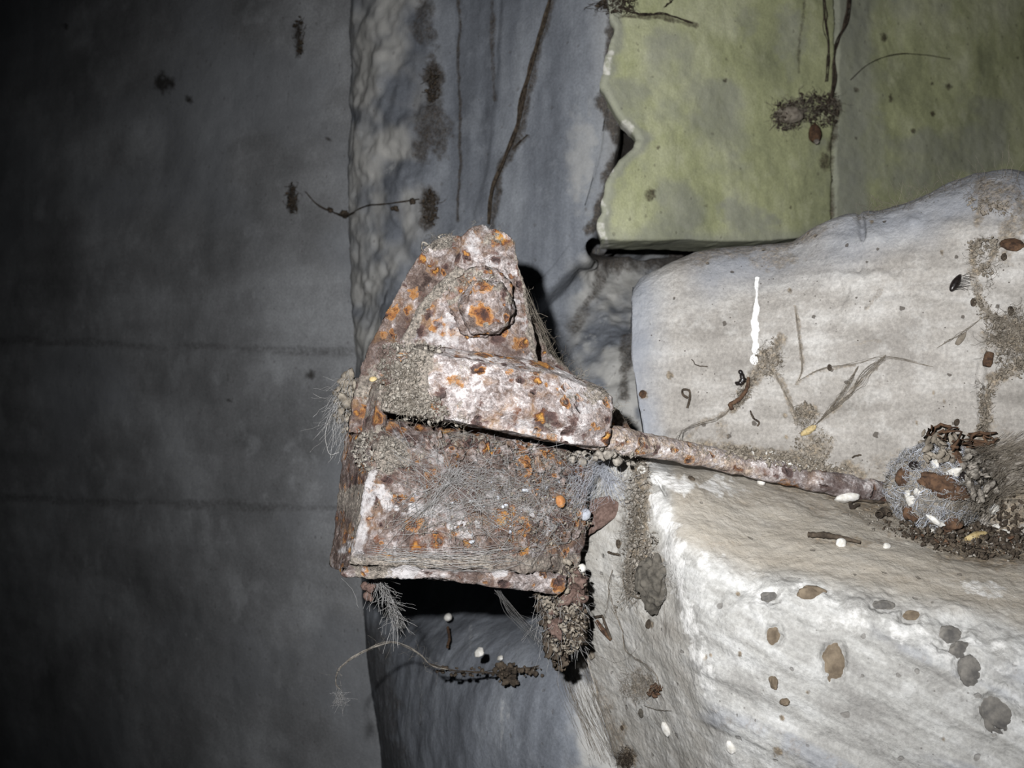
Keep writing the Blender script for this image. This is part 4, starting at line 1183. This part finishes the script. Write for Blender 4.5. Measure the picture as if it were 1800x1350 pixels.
t, p, n = at(1350, 640, 'dusty web trail sagging below the white lime streak on the pale block', 'cobweb', 'cobweb')
s = Soup(); crumbs(s, 1350, 635, 24, 26, 150, (.0004, .0015), .002, .5); crumbs(s, 1308, 690, 10, 34, 110, (.0004, .0016), .003, .55); crumbs(s, 1366, 600, 12, 10, 40, (.0004, .0012), .001)
fuzz(s, 1350, 635, 30, 34, 160, (.003, .009), (.00007, .00015)); fuzz(s, 1308, 690, 12, 34, 120, (.003, .009), (.00007, .00015), (.001, .004), .9, (0, 0, 0), .55)
for k in range(9):
    fibre(s, wob(on([(1362, 655), (1380, 690), (1392, 715), (1405, 745)], .002), 16, .0016, k), .00015)
    fibre(s, wob(on([(1180, 792), (1225, 748), (1262, 738), (1290, 712)], .003), 16, .003, k), .00013)
s.build('dusty_silk', M_dusty, t)
t, p, n = at(1420, 740, 'fan of dusty web with crumbs sagging mid-way along the pale block', 'cobweb', 'cobweb')
s = Soup(); crumbs(s, 1415, 728, 18, 20, 130, (.0004, .0016), .002); crumbs(s, 1425, 775, 28, 26, 90, (.0004, .0014), .001); fuzz(s, 1418, 735, 24, 24, 120, (.003, .008), (.00007, .00014))
for k in range(16):
    fibre(s, wob(on([(1432, 748), (1468, 715), (1498, 690), (1520, 660 + U(-12, 12)), (1556, 628 + U(-4, 4))], .002 + .0015 * U(0, 1)), 20, .003, k), .00013)
    fibre(s, wob(on([(1440, 742), (1475, 700), (1496, 668), (1510, 642)], .003), 16, .003, k + 50), .00012)
for k in range(6):
    fibre(s, wob(on([(1404, 670), (1440, 652), (1500, 640), (1556, 628), (1640, 645)], .0015), 20, .002, k), .00014)
    fibre(s, wob(on([(1398, 540), (1404, 590), (1410, 650), (1402, 672)], .0012), 16, .0015, k), .00016)
s.build('dusty_silk', M_dusty, t)
t, p, n = at(1760, 620, 'thick dusty web and earth down the cracked near end of the pale block', 'cobweb', 'cobweb')
s = Soup()
for (cx, cy, rx, ry, m, rot) in ((1716, 445, 12, 22, 90, 0), (1740, 430, 20, 10, 70, .3), (1735, 475, 14, 12, 50, 0), (1785, 600, 44, 44, 330, 0), (1740, 560, 14, 50, 120, -.5), (1745, 680, 10, 40, 90, .5), (1728, 745, 12, 44, 150, 0), (1785, 650, 30, 14, 90, -.4), (1740, 365, 40, 14, 80, .2)):
    crumbs(s, cx, cy, rx, ry, m, (.0005, .002), .003, rot)
s.build('dust_crumbs', M_dusty, t)
s = Soup(); fuzz(s, 1775, 590, 46, 54, 330, (.004, .014), (.00008, .00017), (.001, .006)); fuzz(s, 1730, 470, 30, 50, 130, (.004, .01), (.00008, .00015)); fuzz(s, 1760, 345, 70, 24, 130, (.004, .01), (.00008, .00015)); fuzz(s, 1730, 720, 14, 60, 100, (.003, .008))
for k in range(14): fibre(s, wob(on([(1715, 525), (1735, 545), (1755, 560 + U(-6, 6)), (1785, 580), (1800, 610)], .004), 16, .003, k), .00015)
for k in range(5): fibre(s, wob(on([(1648, 612), (1690, 585), (1725, 560)], .002), 12, .0016, k), .00014)
s.build('dusty_silk', M_dusty, t)
t, p, n = at(1655, 328, 'grey fringe of web along the rounded shoulder of the pale block', 'cobweb', 'cobweb')
s = Soup()
for k in range(170):
    x = U(1500, 1790); y = np.interp(x, [q[0] for q in E], [q[1] for q in E]) + U(2, 12)
    a = hit(x, y, .001)[0]; d = RNG.normal(size=3) * .004 + np.array([-.003, 0, .002])
    fibre(s, wob([a, a + d, a + d * 1.8 + RNG.normal(size=3) * .002], 7, .001), U(.00008, .00015))
s.build('dusty_silk', M_dusty, t)
# webs at the meeting of flank and wall
t, p, n = at(1030, 1260, 'sheet of fine grey web fibres where the flank meets the blue-grey wall', 'cobweb', 'cobweb')
s = Soup()
for k in range(90):
    x = U(965, 1020); fibre(s, wob(on([(x, U(1110, 1160)), (x + U(25, 45), U(1200, 1250)), (x + U(70, 100), U(1310, 1348))], .003), 18, .003, k), U(.00008, .00014))
s.build('silk_strands', M_dusty, t)

# ---- nest on the green plaster
t, p, n = at(1425, 255, 'dark dusty web clot with a brown cocoon on the green plaster', 'cobweb', 'cobweb')
s = Soup()
for (cx, cy, rx, ry, m) in ((1378, 205, 26, 24, 170), (1425, 190, 36, 22, 240), (1455, 185, 14, 20, 90), (1440, 210, 24, 16, 70)):
    crumbs(s, cx, cy, rx, ry, m, (.001, .0036), .010)
s.build('dirt', M_grime, t)
s = Soup()
for (cx, cy, rx, ry, m) in ((1378, 205, 30, 28, 190), (1430, 190, 40, 26, 220)):
    fuzz(s, cx, cy, rx, ry, m, (.006, .018), (.00014, .0003), (.001, .010))
s.build('dusty_silk', M_dusty, t)
mesh('cocoon', *lump(hit(1378, 206, .008)[0], .012, 12, .25, (1.3, .7, .8), np.eye(3)), M_dusty, t)
mesh('brown_cocoon', *lump(hit(1423, 237, .008)[0], .0085, 12, .2, (.85, .8, 1.25), np.eye(3)), M_brown, t)
mesh('white_tip', *lump(hit(1421, 252, .012)[0], .0032, 6, .3), M_dust, t)
t, p, n = at(1480, 150, 'dark dusty web cords hanging down the seam of the green plaster', 'hanging_cobweb', 'cobweb')
def cord(t, name, pts, r, k, m, lift=.006, wv=.003):
    s = Soup()
    for i in range(k): fibre(s, wob(on(pts, lift * U(.5, 1.2)), 30, wv, i * 7), r)
    s.build(name, m, t)
cord(t, 'thick_cord', [(1490, -30), (1480, 40), (1468, 95), (1460, 140), (1452, 185)], .0007, 10, M_grime)
cord(t, 'thin_cord', [(1440, -30), (1444, 40), (1450, 85), (1446, 145)], .0005, 5, M_grime)
t, p, n = at(1600, 110, 'single thin thread arcing over the green plaster beyond the seam', 'cobweb_thread', 'cobweb thread')
cord(t, 'thread', [(1490, 142), (1520, 115), (1570, 98), (1620, 98), (1665, 105)], .0003, 2, M_grime, .004, .001)
t, p, n = at(1160, 30, 'black feathery web tuft at the top of the broken plaster edge', 'cobweb', 'cobweb')
s = Soup(); fuzz(s, 1080, 10, 32, 16, 160, (.006, .018), (.00015, .0003)); crumbs(s, 1080, 10, 28, 12, 110, (.001, .003), .004); s.build('dirt', M_grime, t)
cord(t, 'strand', [(1085, 12), (1120, 26), (1165, 26), (1215, 42)], .0004, 5, M_grime, .003)
cord(t, 'strand', [(1165, 14), (1178, 0), (1160, -20)], .0004, 4, M_grime, .003)

# ---- strands on the dark walls
t, p, n = at(640, 385, 'thin sagging dusty strand with knots on the dark wall, above the bracket', 'cobweb_thread', 'cobweb thread')
cord(t, 'thread', [(540, 338), (560, 360), (590, 375), (615, 378), (650, 362), (690, 358), (740, 352)], .0005, 4, M_grime, .004, .002)
s = Soup()
for (x, y, r) in ((583, 372, .004), (611, 378, .006), (700, 365, .0035), (728, 354, .004)):
    s = Soup()
    for k in range(5): s.add(*lump(hit(x, y, .004)[0] + RNG.normal(size=3) * r * .4, r * U(.4, .9), 3, .6))
    s.build('dirt_knot', M_grime, t)
def tuft(px, py, rx, ry, label, m=60):
    t, p, n = at(px, py, label, 'matted_dust', 'dust')
    s = Soup(); crumbs(s, px, py, rx, ry, m, (.0012, .0042), .006); fuzz(s, px, py, rx, ry, m, (.006, .016), (.0002, .0004))
    s.build('fibres', M_grime, t)
tuft(517, 352, 8, 24, 'black dust streak at the end of the sagging strand on the dark wall')
tuft(530, 66, 6, 32, 'narrow black dust streak high up on the dark wall', 50)
tuft(760, 368, 12, 30, 'dark dust tuft on the wall just above the tip of the bracket', 70)
tuft(765, 150, 10, 34, 'brownish dust tuft on the pale mortar band above the bracket', 60)
t, p, n = at(920, 240, 'dark forked dusty cord running down the blue-grey wall', 'hanging_cobweb', 'cobweb')
cord(t, 'cord', [(978, -30), (955, 55), (935, 120), (924, 170), (912, 225), (886, 290), (868, 335), (862, 395)], .0009, 9, M_grime, .004, .004)
cord(t, 'fork', [(905, 262), (930, 238)], .0004, 4, M_grime, .004, .001)

# ================================================================== small single things
def small(name, cat, label, px, py, m, size, sc=(1, 1, 1), roll=0.0, group=None, lift=.3, rough=.3, res=6, seed=None):
    p, n = hit(px, py)
    R = frame_from(n, roll)
    v, f = lump(p + n * size * sc[2] * lift, size, res, rough, sc, R, 1.6, seed)
    return finish(mesh(name, v, f, m), label, cat, group)
def ring(name, label, px, py, r, h, m, tilt=.3):
    p, n = hit(px, py)
    R = frame_from(n + np.array([U(-tilt, tilt), 0, U(-tilt, tilt)]))
    th = np.arange(28) / 28 * 2 * math.pi
    prof = [(r * .62, 0), (r, 0), (r * 1.04, h * .5), (r * .96, h), (r * .66, h), (r * .6, h * .5), (r * .62, 0)]
    v = np.concatenate([np.stack([a * np.cos(th), a * np.sin(th), np.full(28, z)], -1) for a, z in prof])
    v = v * (1 + .12 * fbm(v, 260, 2, 4))[:, None]
    return finish(mesh(name, v @ R.T + p, gridfaces(len(prof), 28, 0, True), m), label, 'shell ring')
ring('shell_ring', 'white hollow shell ring on the ledge just under the rod', 1338, 851, .0027, .003, M_white)
ring('shell_ring', 'white hollow shell ring near the top corner of the ledge, by the web column', 1128, 829, .0029, .003, M_white)
ring('shell_ring', 'small pale shell ring in the dirt under the woolly nest', 1677, 942, .0022, .002, M_white)
ring('shell_ring', 'brown-rimmed shell ring low on the flank, below the debris clump', 1042, 1150, .0031, .003, M_dusty)

small('shell_fragment', 'shell', 'large white shell scrap lying beyond the rod end on the ledge', 1489, 873, M_white, .0055, (1.5, .8, .5), .3)
small('shell_fragment', 'shell', 'white cubic shell scrap beside the dark twig on the ledge', 1478, 957, M_white, .0034, (1, .9, .9), .3)
small('shell_fragment', 'shell', 'small white oval scrap further along the ledge from the dark twig', 1558, 961, M_white, .0024, (1.2, .8, .7), .3)
small('shell_fragment', 'shell', 'cream scrap caught at the foot of the web fan on the pale block', 1422, 757, M_cream, .0042, (1.5, .6, .6), .6)
small('shell_fragment', 'shell', 'bright white scrap touching the underside of the woolly nest', 1677, 923, M_white, .0036, (.9, 1, .7), .3)
small('shell_fragment', 'shell', 'white scrap just below the front of the woolly nest', 1637, 936, M_white, .0028, (1, .8, .7), .3)
small('shell_fragment', 'shell', 'white scrap in the dirt, highest of those beyond the woolly nest', 1748, 895, M_white, .0036, (1, 1, .7), .3)
small('shell_fragment', 'shell', 'white scrap in the dirt, small one between two larger scraps beyond the nest', 1751, 926, M_white, .0024, (1.2, .8, .7), .3)
small('shell_fragment', 'shell', 'white scrap in the dirt, lowest of those beyond the woolly nest', 1768, 937, M_white, .003, (1, 1, .7), .3)
small('shell_fragment', 'shell', 'long cream scrap in the dirt below the web sheet', 1715, 944, M_cream, .005, (2, .5, .5), .5)
small('shell_fragment', 'shell', 'white scrap at the bottom of the ledge front', 1285, 1313, M_white, .0032, (.8, 1.3, .6), .3)
small('shell_fragment', 'shell', 'white forked scrap at the lower corner between flank and ledge front', 1172, 1281, M_white, .0036, (.9, 1.4, .6), .2)
small('shell_fragment', 'shell', 'bright white scrap beside the dark crumbs low on the blue-grey wall', 922, 1190, M_white, .0042, (1.2, 1, .7), .3, lift=16.0)
small('shell_fragment', 'shell', 'small white scrap just above the dark crumbs low on the blue-grey wall', 886, 1161, M_white, .003, (1.3, .8, .7), .3, lift=2.0)
small('shell_bead', 'shell', 'round white bead on the dark debris beside the flange end', 1012, 996, M_white, .003, (1, 1, .9), lift=2, rough=.15)
small('shell_bead', 'shell', 'round white bead low on the flank below the hanging debris', 1015, 1170, M_white, .0024, (1, 1, .9), rough=.15)
small('shell_bead', 'shell', 'round grey-white bead inside the hanging debris clump', 972, 1107, M_blue, .0028, (1, 1, .9), lift=12, rough=.15)
small('silk_egg', 'egg', 'fluffy white egg ball in the cobweb near the rust flake', 1022, 901, M_blue, .0045, (1, .9, .7), lift=1, rough=.2)
small('amber_bead', 'bead', 'round orange bead caught in the cobweb on the face plate', 972, 885, M_amber, .0037, (.9, 1.05, .8), lift=2.4, rough=.15)
small('seed', 'seed', 'tiny yellow seed on the dusty side of the bracket', 656, 668, M_cream, .0021, (1.3, .9, .8), .2, lift=1)

# pellets and droppings
for px, py, r, lab in ((1711, 532, .0025, 'round dark pellet below the dead beetle on the pale block'), (1777, 547, .0028, 'round dark pellet at the top of the thick dusty web'),
                       (1765, 452, .0024, 'dark pellet under the brown chip near the block shoulder'), (1458, 646, .0021, 'dark oval pellet on the thread between crack and web fan'),
                       (1215, 842, .0022, 'dark oval pellet on the ledge close to the rod'), (1088, 956, .0026, 'dark drop-shaped pellet on the flank below the rust flake'),
                       (1141, 1097, .0027, 'dark brown pellet on the flank under the hanging lump'), (1128, 1253, .0027, 'grey drop-shaped pellet on the flank under the fuzzy web patch'),
                       (1094, 1279, .0017, 'tiny black pellet low on the beige flank'), (1682, 742, .0023, 'black pellet above the woolly nest on the pale block'), (1667, 755, .0026, 'bluish grey pellet just above the woolly nest')):
    small('pellet', 'pellet', lab, px, py, M_grime if 'grey' not in lab else M_stone, r, (.75, 1.15, .7), U(-.4, .4), rough=.2)

# dead beetle with its legs
t, p, n = at(1680, 500, 'black dead beetle with bristly legs stuck on the pale block', 'dead_beetle', 'beetle')
R = frame_from(n, -.45)
v, f = QS[12]
w = v * np.array([.0028, .0072, .0028]); w[:, 0] *= 1 - .25 * (v[:, 1] > 0) * v[:, 1]
mesh('body', (w + np.array([0, 0, .0022])) @ R.T + p, f, M_black, t)
for i in range(9):
    y = -.005 + .0013 * i
    pts = np.array([[.002, y, .002], [.0048 + U(0, .001), y + .0012, .0036], [.0078 + U(-.001, .002), y + .003 + U(-.001, .001), .0012]])
    vv, ff = tube(interp(pts, 8), .00018, 5); mesh('leg', vv @ R.T + p, ff, M_black, t)
for i in range(2):
    vv, ff = tube(interp(np.array([[.001, .006, .002], [.006, .010 + .002 * i, .003], [.016, .011 + .004 * i, .001]]), 12), .00014, 5); mesh('antenna', vv @ R.T + p, ff, M_black, t)
# husks and chips
def husk(px, py, name, label, cat, r, l, roll, m):
    p, n = hit(px, py); R = frame_from(n, roll)
    th = np.arange(20) / 20 * 2 * math.pi
    prof = [(r * .2, -l / 2), (r * .8, -l / 2 * .96), (r, -l * .2), (r * .95, l * .3), (r * .85, l / 2), (r * .7, l / 2), (r * .7, l * .1), (r * .1, l * .0)]
    v = np.concatenate([np.stack([a * np.cos(th), np.full(20, z), a * .7 * np.sin(th) + r * .6], -1) for a, z in prof])
    v = v * (1 + .1 * fbm(v, 300, 2, 6))[:, None]
    return finish(mesh(name, v @ R.T + p, gridfaces(len(prof), 20, 0, True), m), label, cat)
husk(1738, 633, 'insect_husk', 'open brown barrel-shaped husk under the thick dusty web', 'husk', .0032, .0098, -.15, M_brown)
small('bark_chip', 'chip', 'brown triangular chip near the shoulder of the pale block', 1779, 431, M_brown, .006, (1.3, .8, .35), -.3)
small('bark_chip', 'chip', 'thin grey-brown husk on the thread beside the thick dusty web', 1689, 596, M_dusty, .004, (.5, 1.3, .4), -.6)
small('bark_chip', 'chip', 'small brown chip at the bottom edge of the pale block near the bracket', 1130, 693, M_brown, .003, (1, 1, .5))
def stick(name, label, cat, pts, r, m, lift=.001, sides=8):
    pp = wob(on(pts, lift + (r if np.isscalar(r) else max(r))), 24, .0006)
    rr = np.interp(np.linspace(0, 1, 24), np.linspace(0, 1, np.size(r)), np.atleast_1d(r)) * (1 + .2 * U(-1, 1, 24))
    v, f = tube(pp, rr, sides)
    return finish(mesh(name, v, f, m), label, cat)
stick('larva_case', 'short black curved larva case on the pale block below the lime streak', 'larva case', [(1300, 652), (1306, 662), (1305, 672), (1298, 676), (1293, 673)], [.0013, .0019, .0022, .0019, .001], M_black)
stick('larva_case', 'brown-ended curled larva case at the foot of the web trail', 'larva case', [(1316, 664), (1314, 682), (1302, 700), (1292, 707), (1284, 712), (1288, 722)], [.0011, .0014, .0014, .0016, .0019, .0014], M_brown, .002)
stick('twig', 'dark thin twig loop on the pale block near the bracket', 'twig', [(1209, 718), (1213, 700), (1212, 687), (1200, 686), (1201, 693), (1210, 700)], .0009, M_grime)
stick('twig', 'small curved dark twig on the pale block above the rod', 'twig', [(1320, 722), (1325, 735), (1334, 744), (1331, 750)], .0007, M_grime)
stick('twig', 'thin dark curl on the pale block above the twig loop', 'twig', [(1216, 632), (1224, 642), (1244, 645)], .0004, M_grime)
stick('twig', 'dark brown twig lying along the ledge by the white cubic scrap', 'twig', [(1420, 947), (1448, 949), (1475, 952), (1512, 961)], [.0016, .002, .0014, .001], M_grime)
stick('twig', 'black hooked twig on the ledge pointing at the woolly nest', 'twig', [(1508, 893), (1496, 897), (1493, 888), (1508, 884), (1528, 887), (1552, 889)], [.001, .0015, .0014, .0011, .001, .0008], M_grime)
stick('twig', 'dark stub of twig on the ledge in front of the woolly nest', 'twig', [(1544, 915), (1553, 908), (1562, 913)], [.0022, .0028, .002], M_grime)
stick('twig', 'two-part dark splinter on the flank below the rust flake', 'twig', [(1072, 970), (1085, 974), (1093, 975)], .0008, M_grime)
stick('twig', 'straight little stick topped by a white bead on the lower blue-grey wall', 'twig', [(806, 1152), (806, 1135), (804, 1118)], .0013, M_brown, .012)
small('shell_bead', 'shell', 'round white bead on a little stick below the flange', 803, 1107, M_white, .0042, (1, 1, .9), lift=4, rough=.12)
stick('twig', 'dark short scratch-like twig on the pale block above the nest dirt', 'twig', [(1498, 806), (1506, 802), (1514, 801)], .0006, M_grime)
# broken insect leg
t, p, n = at(1070, 1115, 'jointed brown insect leg lying on the beige flank', 'insect_remains', 'insect leg')
for nm, pts, r in (('thigh', [(1052, 1088), (1063, 1104), (1078, 1122)], [.0014, .0019, .0012]), ('shin', [(1078, 1120), (1070, 1100), (1063, 1080)], [.0009, .001, .0007]), ('foot', [(1063, 1080), (1048, 1083), (1035, 1091)], [.0009, .0009, .0007])):
    v, f = tube(interp(np.array(on(pts, .0025)), 20), np.interp(np.linspace(0, 1, 20), [0, .5, 1], r), 8); mesh(nm, v, f, M_brown if nm == 'thigh' else M_grime, t)

# ---- pebbles exposed in the worn lip (part of the ledge)
for px, py, rx, ry, m in ((1356, 1051, 19, 10, M_pebB), (1551, 1066, 20, 10, M_pebB), (1604, 1083, 17, 9, M_pebA), (1360, 1119, 15, 19, M_pebA), (1467, 1163, 21, 33, M_pebA), (1670, 1120, 26, 16, M_pebB), (1690, 1145, 20, 16, M_pebB), (1710, 1180, 22, 24, M_pebB), (1756, 1247, 30, 42, M_pebB), (1360, 1199, 7, 12, M_pebA), (1380, 1234, 8, 7, M_pebA), (1425, 1045, 26, 15, M_pebA)):
    p, n = hit(px, py); d = np.linalg.norm(p - CAM); R = frame_from(np.array([0, -1, .15]))
    v, f = lump(p - n * .0004, d / F, 12, .35, (rx, ry, 8), R, 1.5)
    mesh('pebble', v, f, m, LEDGE)
# ================================================================== camera, flash, world
cam = bpy.data.cameras.new('camera'); co = bpy.data.objects.new('camera', cam); COL.objects.link(co)
co.location = (0, 0, CAMZ); co.rotation_euler = (math.pi / 2, 0, 0)
cam.sensor_width = 36; cam.lens = 35; cam.clip_start = .02; cam.clip_end = 50
cam.dof.use_dof = True; cam.dof.focus_distance = .615; cam.dof.aperture_fstop = 15
bpy.context.scene.camera = co
ld = bpy.data.lights.new('camera_flash', 'SPOT'); lo = bpy.data.objects.new('camera_flash', ld); COL.objects.link(lo)
lo.location = (-.050, -.005, CAMZ + .056)
aim = Vector((.16, 1.0, -.03)) ; lo.rotation_euler = aim.to_track_quat('-Z', 'Y').to_euler()
ld.energy = FLASH; ld.color = (1.0, 1.0, 1.0); ld.spot_size = math.radians(86); ld.spot_blend = 1.0; ld.shadow_soft_size = .006
wd = bpy.data.worlds.new('world'); bpy.context.scene.world = wd; wd.use_nodes = True
wd.node_tree.nodes['Background'].inputs[0].default_value = (.8, .9, 1, 1)
wd.node_tree.nodes['Background'].inputs[1].default_value = .004
vs = bpy.context.scene.view_settings
vs.view_transform = 'Standard'; vs.look = 'None'; vs.gamma = 1; vs.use_curve_mapping = False; vs.exposure = 0.0
